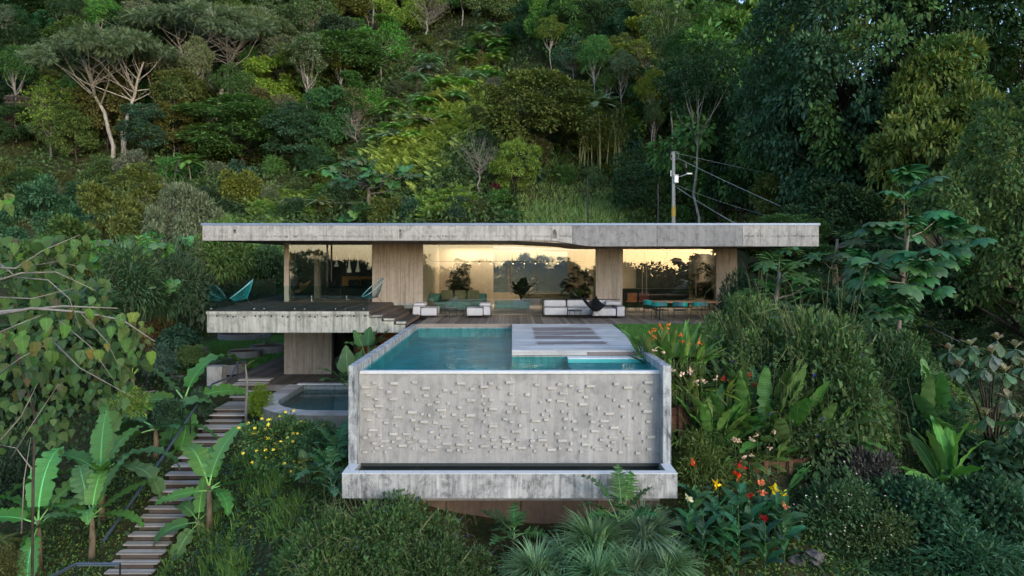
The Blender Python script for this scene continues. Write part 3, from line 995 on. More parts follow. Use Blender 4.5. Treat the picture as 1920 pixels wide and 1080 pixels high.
# lower storey
child(MB().box(-9.98, -7.95, 30.05, 30.3, -2.62, -.245), "wall_core", M['wall_conc'], house)
for a_, b_ in zip([533, 548, 565, 574.5, 600, 622], [548, 565, 574.5, 600, 622]):
    child(MB().box(X30(a_) + .004, X30(b_) - .004, 29.97 + random.uniform(-.004, .004), 30.045, -2.62, -.25), "wall_panel", M['wall_conc'], house)
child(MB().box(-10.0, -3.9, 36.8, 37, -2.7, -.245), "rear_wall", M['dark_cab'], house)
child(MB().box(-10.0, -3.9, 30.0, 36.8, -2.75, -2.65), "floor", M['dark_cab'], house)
child(MB().box(-4.0, -3.9, 25.2, 37, -2.7, -.245), "side_wall", M['wall_conc'], house)
child(MB().box(-10.0, -9.8, 30.31, 36.8, -2.62, -.245), "side_wall", M['wall_conc'], house)
child(MB().box(-7.9, -7.86, 30.1, 30.14, -2.62, -.25), "door_frame", M['black'], house)
child(MB().box(-7.0, -6.94, 30.1, 30.14, -2.62, -.25), "door_frame", M['black'], house)
child(MB().box(-7.85, -7.0, 30.12, 30.13, -2.62, -.25), "glass_door", M['rail_glass'], house)
cab = thing("orange_cabinet", "orange timber cabinet seen through the dark lower storey doorway", "cabinet", (-6.3, 32.5, -2.65))
child(MB().box(-7.4, -5.2, 32.4, 32.9, -2.65, -.3), "body", M['orange_wall'], cab)
child(MB().box(-6.35, -6.3, 32.37, 32.398, -2.5, -.4), "door_edge", M['dark_cab'], cab)
child(MB().box(-7.3, -5.9, 31.6, 32.39, -2.65, -1.55), "bench", M['orange_wall'], cab)

ldeck = thing("lower_deck", "dark boarded deck around the lower storey wall and plunge pool", "deck", (-8, 29, -2.75))
planks(ldeck, -12.0, -3.95, 27.6, 30, -2.62, .146, M['deck_low'], endf=lambda x: (27.55, 29.95 if x > -10 else 37.0))
child(MB().box(-12.0, -3.95, 27.56, 29.9, -3.6, -2.66), "deck_base", M['ring'], ldeck)

# plunge pool with a curved coping of boards
pp = thing("plunge_pool", "small round ended plunge pool with a bleached board coping", "swimming pool", (-6.4, 24.8, -3.6))
def ppath(off):
    r = 2.6 - off
    pts = [(-9.0 + off, 27.5 - i * .3) for i in range(9)]
    pts += [(-6.4 + r * math.cos(a_), 24.8 + r * math.sin(a_)) for a_ in np.linspace(math.pi, 1.5 * math.pi, 17)]
    pts += [(-6.4 + .3 * i, 22.2 + off) for i in range(1, 9)]
    return pts
po, pi_ = ppath(0), ppath(.62)
for i in range(len(po) - 1):
    q = [Vector(po[i]), Vector(po[i + 1]), Vector(pi_[i + 1]), Vector(pi_[i])]
    cc_ = sum(q, Vector((0, 0))) / 4
    q = [cc_ + (v - cc_) * .965 for v in q]
    child(MB().zprism([tuple(v) for v in q], -2.65, -2.615 + random.uniform(-.003, .003)), "coping_board", M['coping'], pp)
ow = MB()
for i in range(len(po) - 1):
    a_, b_ = po[i], po[i + 1]
    c_, d_ = ppath(.12)[i], ppath(.12)[i + 1]
    ow.zprism([a_, b_, d_, c_], -4.4, -2.652)
child(ow, "outer_wall", M['stone'], pp)
iw = MB()
q1, q2 = ppath(.56), ppath(.64)
for i in range(len(po) - 1):
    iw.zprism([q1[i], q1[i + 1], q2[i + 1], q2[i]], -3.7, -2.652)
child(iw, "inner_wall", M['pool_inner'], pp)
child(MB().box(-8.5, -3.95, 27.4, 27.54, -3.7, -2.60), "rear_wall", M['pool_inner'], pp)
child(MB().box(-8.6, -3.95, 27.3, 27.56, -2.60, -2.56), "rear_coping", M['rim'], pp)
child(MB().zprism(ppath(.5) + [(-3.96, 27.4)], -3.4, -3.12), "pool_floor", M['small_pool_floor'], pp)
_w = [(x_, y_, -2.80) for x_, y_ in ppath(.66) + [(-3.97, 27.39)]]
structure(MB().add(_w, [tuple(range(len(_w)))]).build("plunge_pool_water", M['small_water']))

# ------------------------------------------------------------------ garden stair and railings
stair = thing("garden_stair", "open timber garden stair climbing the grassy slope beside the banana plants", "stairs", (-10.3, 22, -4.5))
tr_px = [(446, 712), (434, 721, ), (433, 733), (430, 744), (401, 767), (392, 778), (386, 789), (372, 803), (365, 816), (359, 828), (346, 845), (334, 858), (321, 874), (309, 890), (299, 906), (290, 921),
         (280, 937), (271, 953), (261, 969.5), (252.5, 986), (240, 1004), (230, 1021), (217, 1038), (206, 1056), (194.5, 1074), (182, 1093)]
TREADS = []
for i, t in enumerate(tr_px):
    D = 10.85 * 1280 / (960 - t[0])
    TREADS.append((D, CAMZ - (t[1] - HY) / F * D))
cut_end = [TREADS[0][0] + .5] + [d for d, _ in TREADS[:-1]]
for (D, z), yend in zip(TREADS, cut_end):
    dep = min(1.6, max(.24, yend - D - .035))
    n = 3 if dep < .6 else 5
    w = dep / n
    for j in range(n):
        child(MB().box(-10.85, -9.58, D + j * w + .003, D + (j + 1) * w - .004, z - .04, z + random.uniform(-.002, .002)), "tread_plank", M['tread'], stair)
    child(MB().box(-10.75, -9.7, D + .05, D + .09, z - .16, z - .045), "bearer", M['step_wood'], stair)
for xx in (-10.7, -9.72):
    pts = [(xx, d + .2, z - .17) for d, z in TREADS[4:]]
    child(MB().tube(pts, .05, 4), "stringer", M['step_wood'], stair)


def railing(name, label, top, posts, r=.04, parent_loc=None):
    t = thing(name, label, "railing", parent_loc)
    child(MB().tube(top, r, 8), "handrail", M['rail_steel'], t)
    for a_, b_ in posts:
        child(MB().tube([a_, b_], .02, 6), "post", M['black'], t)
    return t


Dr = lambda px: 10.95 * 1280 / (960 - px)
top = [at(px, py, Dr(px)) for px, py in ((446, 680), (432, 707), (398, 720), (357, 778), (308, 853), (250, 936), (192.5, 1016))]
posts = [(at(px, a_, Dr(px)), at(px, b_, Dr(px))) for px, a_, b_ in ((446, 676, 724), (432, 707, 748), (398, 720, 775), (357, 778, 850), (308, 853, 905), (250, 936, 1002), (192.5, 1016, 1095))]
railing("handrail", "thin black steel handrail descending beside the garden stair", top, posts, parent_loc=Vector(posts[3][1]))
q = [at(95, 1081, 16.9), at(143, 1057, 16.5), at(225, 1057, 16.5)]
r2 = railing("handrail", "short black railing with a pale lower bar at the bottom of the stair", q, [(q[1], q[1] - Vector((0, 0, 1.2))), (q[2], q[2] - Vector((0, 0, 1.2)))], .03, q[1] - Vector((0, 0, 1.2)))
child(MB().tube([v - Vector((0, 0, .05)) for v in q], .014, 6), "lower_bar", M['steel'], r2)

# ------------------------------------------------------------------ timber retaining walls on the right
def retaining(label, pts, zt, zb_, nb):
    """Boards between posts along a plan polyline."""
    t = thing("retaining_wall", label, "retaining wall", (pts[0][0], pts[0][1], zb_))
    for (xa, ya), (xb, yb_) in zip(pts, pts[1:]):
        d = Vector((xb - xa, yb_ - ya, 0))
        n_ = Vector((-d.y, d.x, 0)).normalized()
        h = (zt - zb_) / nb
        for j in range(nb):
            a_, b_ = Vector((xa, ya, 0)), Vector((xb, yb_, 0))
            a_, b_ = a_ + d * .003, b_ - d * .003
            jit = random.uniform(-.008, .008)
            child(MB().zprism([tuple((a_ + n_ * jit)[:2]), tuple((b_ + n_ * jit)[:2]), tuple((b_ + n_ * .04)[:2]), tuple((a_ + n_ * .04)[:2])], zb_ + j * h + .004, zb_ + (j + 1) * h - .004), "board", M['retain'], t)
        child(MB().box(xa - .05, xa + .05, ya - .08, ya + .0, zb_ - .3, zt + .06), "post", M['retain'], t)
    return t


retaining("low red brown board retaining wall with posts behind the canna flowers", [(4.6, 16.5), (5.5, 16.45), (6.1, 16.45), (6.75, 16.6), (7.4, 16.9)], -2.45, -3.45, 4)
retaining("dark board retaining wall below the heliconia clump, stepping back from the canna bed", [(7.42, 17.0), (7.7, 17.8), (7.9, 18.6)], -1.95, -3.5, 5)
retaining("upper red brown board wall beside the pool under the ginger plants", [(3.75, 17.35), (4.25, 17.3), (5.1, 17.4), (5.9, 17.6)], -1.33, -1.95, 3)

# ------------------------------------------------------------------ furniture
def bbox(parent, name, mat, x0, x1, y0, y1, z0, z1, bevel=.03):
    o = MB().box(x0, x1, y0, y1, z0, z1).build(name, mat, parent, bevel=bevel, smooth=False)
    return o


def frame_tubes(parent, segs, r=.012, name="frame", mat=None):
    b = MB()
    for s_ in segs:
        b.tube(s_, r, 6)
    return b.build(name, mat or M['black'], parent)


def arm_seat(px, D, flip, label):
    x = (px - CX) / F * D
    t = thing("lounge_seat", label, "sofa", (x, D, .003), group="outdoor sofa units on the terrace")
    s = -1 if flip else 1
    def b(nm, m, xa, xb, *r, **kw):
        xa, xb = sorted((xa * s, xb * s))
        return bbox(t, nm, m, xa, xb, *r, **kw)
    b("armrest", M['sofa'], -.6, -.29, .0, 1.05, .11, .50, bevel=.045)
    b("arm_cushion", M['sofa'], -.58, -.12, .12, 1.0, .43, .60, bevel=.07)
    b("seat", M['sofa'], -.27, .40, -.02, 1.05, .09, .41, bevel=.06)
    frame_tubes(t, [[(s * x_, y_, 0), (s * x_, y_, .5)] for x_, y_ in ((-.6, -.03), (.42, -.03), (.62, 1.06), (-.6, 1.06))] +
                [[(-.6 * s, -.03, .5), (.42 * s, -.03, .5), (.62 * s, 1.06, .5)], [(-.6 * s, -.03, .085), (.42 * s, -.03, .085), (.62 * s, 1.06, .085), (-.6 * s, 1.06, .085), (-.6 * s, -.03, .085)]])
    return t


arm_seat(801, 28.2, False, "pale grey outdoor armchair unit with black frame beside the concrete pier")
arm_seat(893, 28.2, True, "pale grey outdoor armchair unit with black frame beside the double glass door")

t = thing("outdoor_sofa", "long pale grey three seat outdoor sofa with black frame under the middle pier", "sofa", ((1092 - CX) / F * 28.7, 28.5, .003))
for i in range(3):
    x0 = -1.62 + i * .98
    bbox(t, "seat", M['sofa'], x0, x0 + .96, -.1 if i < 2 else -.55, .75, .10, .40, .05)
    bbox(t, "back_cushion", M['sofa'], x0 + .01, x0 + .95, .42, .78, .405, .69, .08)
bbox(t, "armrest", M['sofa'], 1.34, 1.66, -.55, .95, .08, .50, .04)
bbox(t, "corner_cushion", M['sofa'], .95, 1.6, .0, .7, .505, .66, .07)
frame_tubes(t, [[(-1.66, -.12, 0), (-1.66, -.12, .42), (-1.66, .8, .70), (1.66, .8, .70)], [(-1.66, -.12, .085), (1.3, -.12, .085)], [(-1.66, .8, 0), (-1.66, .8, .7)],
                [(1.68, -.57, 0), (1.68, -.57, .5), (1.3, -.57, .5)], [(.3, -.57, 0), (.3, -.57, .085), (1.68, -.57, .085)], [(1.68, .9, 0), (1.68, .9, .1)]], .015)


def side_table(px, D, r, h, label):
    t = thing("side_table", label, "side table", ((px - CX) / F * D, D, .003), group="round black side tables on the terrace")
    MB().lathe([(0, h), (r, h), (r, h - .035), (r - .02, h - .04), (0, h - .04)], 24).build("table_top", M['black'], t)
    for a_ in (0.4, 2.5, 4.6):
        MB().tube([(r * .85 * math.cos(a_), r * .85 * math.sin(a_), 0), (r * .85 * math.cos(a_), r * .85 * math.sin(a_), h - .04)], .012, 6).build("leg", M['black'], t)
    MB().tube([(r * .85 * math.cos(a_), r * .85 * math.sin(a_), .05) for a_ in np.linspace(0, 2 * math.pi, 17)], .008, 5).build("foot_ring", M['black'], t)
    return t


side_table(845, 28.3, .29, .41, "round black side table between the two grey armchair units")
side_table(1078, 27.8, .29, .36, "round black side table in front of the long grey sofa")


def butterfly(x, y, z, rot, mat, label):
    t = thing("butterfly_chair", label, "armchair", (x, y, z), rot)
    P = {'bl': (-.40, .33, .92), 'br': (.40, .33, .92), 'fl': (-.36, -.36, .56), 'fr': (.36, -.36, .56)}
    n = 12
    V, Fq = [], []
    for i in range(n + 1):
        for j in range(n + 1):
            u, v = i / n, j / n
            p_ = (Vector(P['fl']) * (1 - u) + Vector(P['fr']) * u) * (1 - v) + (Vector(P['bl']) * (1 - u) + Vector(P['br']) * u) * v
            sx = math.sin(math.pi * u)
            sy = math.sin(math.pi * v)
            p_.z -= .34 * sx * sy ** .6 + .18 * sx * (1 - v) * 0 + .26 * sx * v ** 3 + .12 * sx * (1 - v) ** 3
            p_.x *= 1 - .22 * sy
            p_.y += -.06 * sx * (1 - v) + .08 * sx * v
            V.append(tuple(p_))
    for i in range(n):
        for j in range(n):
            q = i * (n + 1) + j
            Fq.append((q, q + n + 1, q + n + 2, q + 1))
    b = MB()
    b.add(V, Fq)
    b.add([(v[0], v[1] + .004, v[2] - .012) for v in V], [f[::-1] for f in Fq])
    b.build("sling", mat, t, smooth=True)
    frame_tubes(t, [[P['bl'], (.30, -.30, .02), (-.30, -.30, .02), P['br']], [P['fl'], (.32, .34, .02), (-.32, .34, .02), P['fr']]], .011)
    return t


butterfly((1112 - CX) / F * 27.7, 27.7, .003, R(28), M['black_cloth'], "black leather butterfly chair in front of the long grey sofa")
butterfly((562 - CX) / F * 31.6, 31.6, .555, R(-25), M['tan_cloth'], "tan butterfly chair standing behind the bedroom glass")


def acapulco(x, y, z, rot, cord, hoop, label, sc=1.0):
    """String chair: a big tilted pear-shaped hoop, a small base hoop, cords between, three legs."""
    t = thing("string_chair", label, "armchair", (x, y, z), rot, scale=sc)
    A, B = [], []
    for i in range(40):
        a_ = 2 * math.pi * i / 40
        u = math.cos(a_)
        A.append(Vector((.44 * math.sin(a_) * (1 + .12 * u), -.05 + .44 * u + .05, .66 + .38 * u + .03 * u * u)))
        B.append(Vector((.15 * math.sin(a_), .08 + .13 * u, .28 + .03 * u)))
    MB().tube(A + [A[0]], .014, 6).build("hoop", hoop, t)
    MB().tube(B + [B[0]], .012, 6).build("base_hoop", M['black'], t)
    for i in range(40):
        a_, b_ = A[i], B[i]
        mid = a_.lerp(b_, .5) + Vector((0, 0, -.07))
        MB().tube([a_, mid, b_], .0065, 4, False).build("cord", cord, t)
    for p_ in ((-.30, -.28), (.30, -.28), (0, .42)):
        MB().tube([(p_[0] * .35, p_[1] * .3 + .06, .29), (p_[0], p_[1], .0)], .011, 6).build("leg", M['black'], t)
    return t


acapulco(-10.78, 27.2, .555, R(-70), M['teal_cord'], M['pale_cord'], "bright teal string chair alone at the far end of the raised deck")
acapulco((699 - CX) / F * 28.6, 28.6, .555, R(-62), M['dark_cord'], M['pale_cord'], "dark blue string chair at the top of the deck steps")

# dining table and teal chairs
t = thing("dining_table", "long wooden dining table on the terrace in front of the kitchen glass", "table", ((1284 - CX) / F * 27.6, 27.6, .003))
for j in range(3):
    MB().box(-1.32, 1.32, -.42 + j * .285, -.42 + (j + 1) * .285 - .006, .685, .735).build("table_plank", M['table_wood'], t)
for sx in (-1.1, 1.1):
    for sy in (-.33, .33):
        MB().tube([(sx, sy, 0), (sx * .97, sy, .685)], .025, 6).build("leg", M['black'], t)


def dining_chair(px, D, rot, label):
    t = thing("dining_chair", label, "chair", ((px - CX) / F * D, D, .003), rot, group="teal chairs around the dining table")
    bbox(t, "seat", M['dark_cloth'], -.23, .23, -.22, .22, .42, .455, .015)
    outer, inner = [], []
    for a_ in np.linspace(R(-20), R(200), 15):
        outer.append((.29 * math.cos(a_), -.27 * math.sin(a_) + .03))
        inner.append((.27 * math.cos(a_), -.25 * math.sin(a_) + .03))
    n = len(outer)
    for (i0, i1, m) in ((0, 5, M['teal']), (5, 9, M['dark_cord']), (9, 14, M['teal'])):
        b = MB()
        for i in range(i0, i1):
            h0 = .57 + .03 * math.sin(math.pi * i / (n - 1))
            b.zprism([outer[i], inner[i], inner[i + 1], outer[i + 1]][::-1], h0, h0 + .17)
        b.build("backrest_band", m, t)
    for sx, sy in ((-.24, .22), (.24, .22), (-.22, -.2), (.22, -.2)):
        MB().tube([(sx * 1.12, sy * 1.15, 0), (sx, sy, .44), (sx * 1.1, sy * .85, .60)], .011, 6).build("leg", M['black'], t)
    return t


dining_chair(1238, 26.75, R(18), "teal backed dining chair, leftmost of the three along the lawn side of the table")
dining_chair(1275, 26.7, R(-22), "teal backed dining chair, middle of the three along the lawn side of the table")
dining_chair(1312, 26.75, R(20), "teal backed dining chair, nearest the blue flowered bush along the table")
dining_chair(1217, 27.7, R(-95), "teal backed dining chair at the head of the wooden table")
for px_, m_, lb in ((1184, M['orange_wall'], "orange red kitchen chair behind the glass beside the middle pier"), (1206, plain("dull_red", (.22, .03, .025), .5), "dull red kitchen chair behind the glass left of the dark counter")):
    t = thing("kitchen_chair", lb, "chair", ((px_ - CX) / F * 32, 32, .003))
    bbox(t, "seat", m_, -.22, .22, -.2, .22, .42, .46, .01)
    bbox(t, "backrest", m_, -.22, .22, -.23, -.19, .47, .85, .015)
    for sx in (-.2, .2):
        for sy in (-.18, .2):
            MB().tube([(sx, sy, 0), (sx, sy, .42)], .014, 6).build("leg", M['black'], t)
t = thing("kitchen_counter", "dark kitchen counter with tall black cupboards behind the right glass wall", "counter", (7.0, 34.5, .003))
bbox(t, "worktop", M['black'], -1.9, 1.9, -.4, .4, .90, .94, .005)
bbox(t, "cabinet_body", M['dark_cab'], -1.85, 1.85, -.36, .38, .0, .89, .005)
for j in range(4):
    bbox(t, "cupboard_door", M['dark_cab'], -.4 + j * .7, .27 + j * .7, 1.75, 1.8, .05, 2.3, .005)

# bedroom
t = thing("bed", "low bed with wooden headboard and dark cushions in the glazed bedroom", "bed", (-7.75, 34.0, .555))
bbox(t, "mattress", M['dark_cloth'], -1.25, 1.1, -1.3, 1.2, .12, .5, .06)
bbox(t, "headboard", M['head_wood'], -1.05, 1.0, 1.3, 1.38, .45, .98, .01)
bbox(t, "cushion", M['dark_cloth'], -.62, -.08, .85, 1.2, .5, .80, .08)
bbox(t, "cushion", M['dark_cloth'], .02, .66, .85, 1.2, .5, .84, .08)
bbox(t, "base", M['dark_cab'], -1.2, 1.05, -1.25, 1.2, .0, .115, .005)
pend = []
for i, (px_, y0, y1, D, lb) in enumerate(((631, 480, 500, 33, "small slender white pendant lamp, leftmost over the bed"), (655, 474, 511, 31.6, "tall white trumpet pendant lamp, brightest over the bed"),
                                           (671, 474, 510, 31.8, "white trumpet pendant lamp with a bulging foot over the bed"), (692, 474, 506, 32.4, "grey white trumpet pendant lamp beside the concrete pier"))):
    q = at(px_, y1, D)
    h_ = (y1 - y0) / F * D
    t = thing("pendant_lamp", lb, "lamp", q, group="white pendant lamps in the bedroom")
    MB().lathe([(.015, h_), (.02, h_ * .75), (.03, h_ * .5), (.06, h_ * .28), (.115, h_ * .08), (.10, 0.0), (.0, .0)], 16).build("lamp_shade", M['lamp_white'], t, smooth=True)
    MB().tube([(0, 0, h_), (0, 0, 3.12 - q.z)], .006, 5).build("cord", M['black'], t)

# living room behind the doors
t = thing("indoor_sofa", "sea green sofa with three olive cushions behind the living room glass", "sofa", (-2.35, 32.0, .003))
bbox(t, "base", M['green_sofa'], -1.25, 1.15, -.45, .55, .08, .45, .05)
bbox(t, "backrest", M['green_sofa'], -1.2, 1.15, .5, .72, .1, .78, .05)
for j in range(3):
    o = bbox(t, "cushion", M['cushion'], -.30, .26, -.09, .09, -.24, .24, .08)
    o.location = (-.70 + j * .62, .36, .72)
    o.rotation_euler = (R(-16), 0, 0)
o = bbox(t, "pillow", M['green_sofa'], -.25, .25, -.1, .1, -.2, .2, .09)
o.location = (-1.3, .0, .62)
t = thing("low_bench", "pale green low bench behind the double glass doors", "bench", (.0, 31.9, .003))
bbox(t, "seat", M['green_sofa'], -.82, .82, -.35, .35, .1, .48, .05)
t = thing("sideboard", "long low dark sideboard under the rear window", "sideboard", (1.9, 35.6, .003))
bbox(t, "body", M['brass'], -1.3, 1.5, -.25, .25, .05, .62, .01)
# lighting track with lit spots (the photograph shows them lit)
t = thing("track_light", "thin ceiling track with lit spotlights across the living room", "lamp", (0, 32.2, 2.32))
MB().tube([(-4.0 + .2, 0, 0), (3.95, 0, 0)], .012, 6).build("track", M['black'], t)
for i in range(9):
    px_ = 878 + i * 21
    xx = (px_ - CX) / F * 32.2
    MB().tube([(xx, 0, .02), (xx, -.02, -.10)], .028, 8).build("spot_head", M['brass'], t)
    MB().tube([(xx, -.021, -.102), (xx, -.022, -.112)], .024, 8).build("bulb", M['bulb'], t)
for xx, yy, e in ((-2.4, 36.2, 34), (-.2, 36.2, 34), (1.1, 36.2, 34), (6.0, 34.4, 30), (8.3, 34.4, 20)):  # added area lamps that warm the rooms, apart from the spot heads
    ld = bpy.data.lights.new("added_room_glow", 'AREA')
    ld.shape = 'RECTANGLE'
    ld.size, ld.size_y = 2.0, .30
    ld.energy = e
    ld.color = (1.0, .80, .56)
    lo = bpy.data.objects.new("added_room_glow", ld)
    lo.location = (xx, yy, 3.06 if xx < 1.3 else 2.84)
    COL.objects.link(lo)

# ------------------------------------------------------------------ utility pole, mast poles, cables
P0 = Vector(((1263 - CX) / F * 45, 45, .2))
ztop = CAMZ - (285 - HY) / F * 45
t = thing("utility_pole", "grey concrete utility pole with transformer box and street lamp behind the roof", "utility pole", P0)
H_ = ztop - P0.z
MB().tube([(0, 0, 0), (0, 0, H_)], [.15, .10], 12).build("pole", M['pole'], t, smooth=True)
zz = lambda py: CAMZ - (py - HY) / F * 45 - P0.z
tb = bbox(t, "transformer_box", M['grey_paint'], -.02, .27, -.28, -.13, zz(344), zz(328), .02)
bbox(t, "cover_plate", M['steel'], .02, .22, -.295, -.281, zz(342), zz(331), .004)
MB().tube([(.1, -.05, zz(334)), (.55, -.25, zz(330)), (.8, -.35, zz(328))], .025, 6).build("lamp_arm", M['grey_paint'], t)
bbox(t, "street_lamp_head", M['lamp_white'], .75, 1.12, -.45, -.27, zz(328.5), zz(325.5), .03)
MB().tube([(.16, -.02, zz(414)), (.16, -.02, zz(414) + .01)], .01, 4).build("bolt", M['steel'], t)
MB().lathe([(.145, zz(406)), (.142, zz(388))], 12).build("yellow_band", M['yellow'], t)
MB().tube([(.05 + .28 * math.cos(a_), -.1, H_ - .25 + .28 * math.sin(a_)) for a_ in np.linspace(0, 2 * math.pi, 20)], .012, 5).build("cable_loop", M['wire'], t)
MB().tube([(-.2, -.1, zz(331)), (-.2, -.1, zz(320))], .035, 8).build("insulator", M['lamp_white'], t)
for px_, pt, D, lb in ((1102, 333, 43, "thin black mast pole rising behind the roof near the clearing"), (1234, 345, 43, "thin black mast pole rising behind the roof beside the utility pole")):
    q = Vector(((px_ - CX) / F * D, D, .1))
    t = thing("mast_pole", lb, "pole", q)
    MB().tube([(0, 0, 0), (0, 0, CAMZ - (pt - HY) / F * D - q.z)], .05, 8).build("mast", M['black'], t)
    MB().tube([(0, 0, CAMZ - (372 - HY) / F * D - q.z), (0, 0, CAMZ - (372 - HY) / F * D - q.z + .3)], .075, 8).build("collar", M['black'], t)


def cable(p0, p1, sag, label, r=.017):
    p0, p1 = Vector(p0), Vector(p1)
    pts = []
    for i in range(17):
        u = i / 16
        q = p0.lerp(p1, u)
        q.z -= sag * 4 * u * (1 - u)
        pts.append(q - p0)
    o = MB().tube(pts, r, 5).build("overhead_cable", M['wire'], None)
    o.location = p0
    tag(o, label, "cable", "overhead cables from the utility pole", pix(p0)[0])


cable(at(1268, 287, 45), at(1930, 400, 40), .35, "topmost thin cable running from the pole head into the trees", .012)
cable(at(1266, 294, 45), at(1960, 585, 27), .3, "bright overhead cable sloping down from the pole head past the dark trees", .014)
cable(at(1268, 351, 45), at(1800, 641, 25), .3, "cable sloping from below the transformer box down to the right slope", .012)
cable(at(1267, 349, 45), at(1384, 421, 39), .1, "short service cable dropping from the pole to the roof", .014)
cable(at(1268, 347, 45), at(1560, 430, 40), .3, "thin cable leaving the pole at transformer height towards the roof end", .009)

# ------------------------------------------------------------------ lower garden: planter rings, block, bollards
def planter(px, py, D, r, h, label, zb_=None):
    x = (px - CX) / F * D
    z = zb_ if zb_ is not None else -2.665
    t = thing("round_planter", label, "planter", (x, D, z), group="round concrete planters in the lower garden")
    MB().lathe([(r, 0), (r, h), (r - .06, h), (r - .06, h - .08), (r - .06, .02)], 36).build("ring", M['ring'], t, smooth=False)
    MB().lathe([(r - .062, h - .07), (r * .5, h - .03), (0, h - .01)], 24).build("soil", M['soil'], t)
    return (x, D, z + h)


PL = [planter(459, 661, 35.7, .84, .34, "low round grey planter of bare soil on the lower lawn"),
      planter(503, 655, 37.6, .95, .36, "wide round planter with a thin sapling partly behind the bare one"),
      planter(458, 630, 44.2, 1.6, .34, "broad pale planter ring at the far edge of the lower lawn"),
      planter(425, 690, 30.8, .85, .42, "dark round planter with small succulents beside the concrete block"),
      planter(368, 664, 36.5, .62, .36, "small grey planter holding a slender tree at the lawn edge"),
      planter(352, 690, 30.8, .75, .35, "round planter with spiky grey plants left of the concrete block", -3.05),
      planter(282, 702, 29.5, 1.1, .38, "pale planter ring half hidden by banana leaves", -3.45)]
o = bbox(None, "concrete_block", M['concrete'], -.3, .3, 0, .5, 0, .78, .012)
o.location = (-12.0, 27.5, -2.68)
tag(o, "square pale concrete block at the head of the garden stair", "block")
for px_, py, D, h_ in ((277, 662, 29.0, 1.05), (265, 640, 31.5, .95)):
    q = at(px_, py, D)
    o = MB().box(-.06, .06, -.06, .06, 0, h_).box(-.065, .065, -.065, .065, h_, h_ + .03).build("garden_bollard", M['black'], None)
    o.location = (q.x, q.y, gz(q.x, q.y))
    tag(o, "black square garden bollard %s" % ("in front of the spiky grey plants" if px_ == 277 else "beside the brownish hedge"), "bollard", px=px_)
# rocks at the bottom right
for px_, py, D, s_, lb in ((1525, 1055, 15.2, .20, "rounded grey rock on bare soil at the bottom right"), (1492, 1072, 14.9, .16, "jagged dark grey rock at the lower edge beside the rounded one")):
    q = hit(px_, py, 11.0)
    bm = bmesh.new()
    bmesh.ops.create_icosphere(bm, subdivisions=3, radius=1)
    for v in bm.verts:
        v.co *= s_ * (1 + .25 * math.sin(v.co.x * 3.1 + px_) * math.cos(v.co.y * 4.3) + .12 * math.sin(v.co.z * 7 + v.co.x * 5))
        v.co.z *= .65
    me = bpy.data.meshes.new("rock")
    bm.to_mesh(me)
    bm.free()
    me.materials.append(M['rock'])
    o = link("rock", me, None, (q.x, q.y, gz(q.x, q.y) + .02))
    tag(o, lb, "rock", px=px_)

# ------------------------------------------------------------------ vegetation: builders
UP = np.array([0, 0, 1.0])
TINT = {'dark green': (.027, .062, .024), 'mid green': (.058, .118, .034), 'olive green': (.086, .115, .030), 'blue green': (.040, .092, .046), 'yellow green': (.155, .215, .042),
        'grey green': (.105, .138, .080), 'fresh green': (.085, .175, .042), 'brownish green': (.110, .104, .048)}


def wob(c, v=.25, rng=random):
    return tuple(max(.003, x * (1 + rng.uniform(-v, v))) for x in c) + (1.0,)


def leafy(rng, centers, radii, n_each, leaf, flat=.6, T=L_RHOMB, droop=.25, up=.9, bias=.35, fill=(.55, 1.05)):
    """Leaves spread over clumps: each clump is a flattened ball, denser on its upper and outer side."""
    P, A, NN, S = [], [], [], []
    cen = np.mean(centers, axis=0)
    for c, r in zip(centers, radii):
        n = max(4, int(n_each * (r / np.mean(radii)) ** 2))
        d = rdirs(rng, n, bias)
        p = c + d * r * rng.uniform(fill[0], fill[1], (n, 1)) * np.array([1, 1, flat])
        out = norm(c - cen + d * r * .7 + 1e-3)
        ax = norm(d * .8 + out * .5 + rng.normal(size=(n, 3)) * .45)
        ax[:, 2] -= droop
        nr = UP * up + out * .45 + rng.normal(size=(n, 3)) * .38
        P.append(p); A.append(ax); NN.append(nr); S.append(leaf * rng.uniform(.65, 1.35, n))
    return cloud(T, np.concatenate(P), np.concatenate(A), np.concatenate(NN), np.concatenate(S))


def crown_centers(rng, H, tf, Rr, n, shape='round', lob=.25):
    th = rng.uniform(0, 2 * math.pi, n)
    ph = rng.uniform(0, 6.28, 3)
    out = []
    zc, hz = H * (1 + tf) / 2, H * (1 - tf) / 2
    for t in th:
        lobe = 1 + lob * (math.sin(2 * t + ph[0]) * .6 + math.sin(3 * t + ph[1]) * .5)
        if shape == 'umbrella':
            r = Rr * math.sqrt(rng.uniform(0.02, 1)) * lobe
            z = H * .95 - (r / Rr) ** 2 * H * (1 - tf) * .75 + rng.normal() * H * .02
        elif shape == 'column':
            u = rng.uniform(0, 1)
            r = Rr * (.35 + .65 * math.sin(math.pi * (0.1 + .8 * u))) * rng.uniform(.3, 1) * lobe
            z = H * (tf + (1 - tf) * u)
        else:
            s = rng.uniform(-.75, 1)
            rad = math.sqrt(max(.05, 1 - s * s)) * rng.uniform(.55, 1.0)
            r = Rr * rad * lobe * (.88 if s < 0 else 1)
            z = zc + hz * s * .92 * (1 + .12 * math.sin(t * 2 + ph[2]))
        out.append((r * math.cos(t), r * math.sin(t), z))
    return np.array(out)


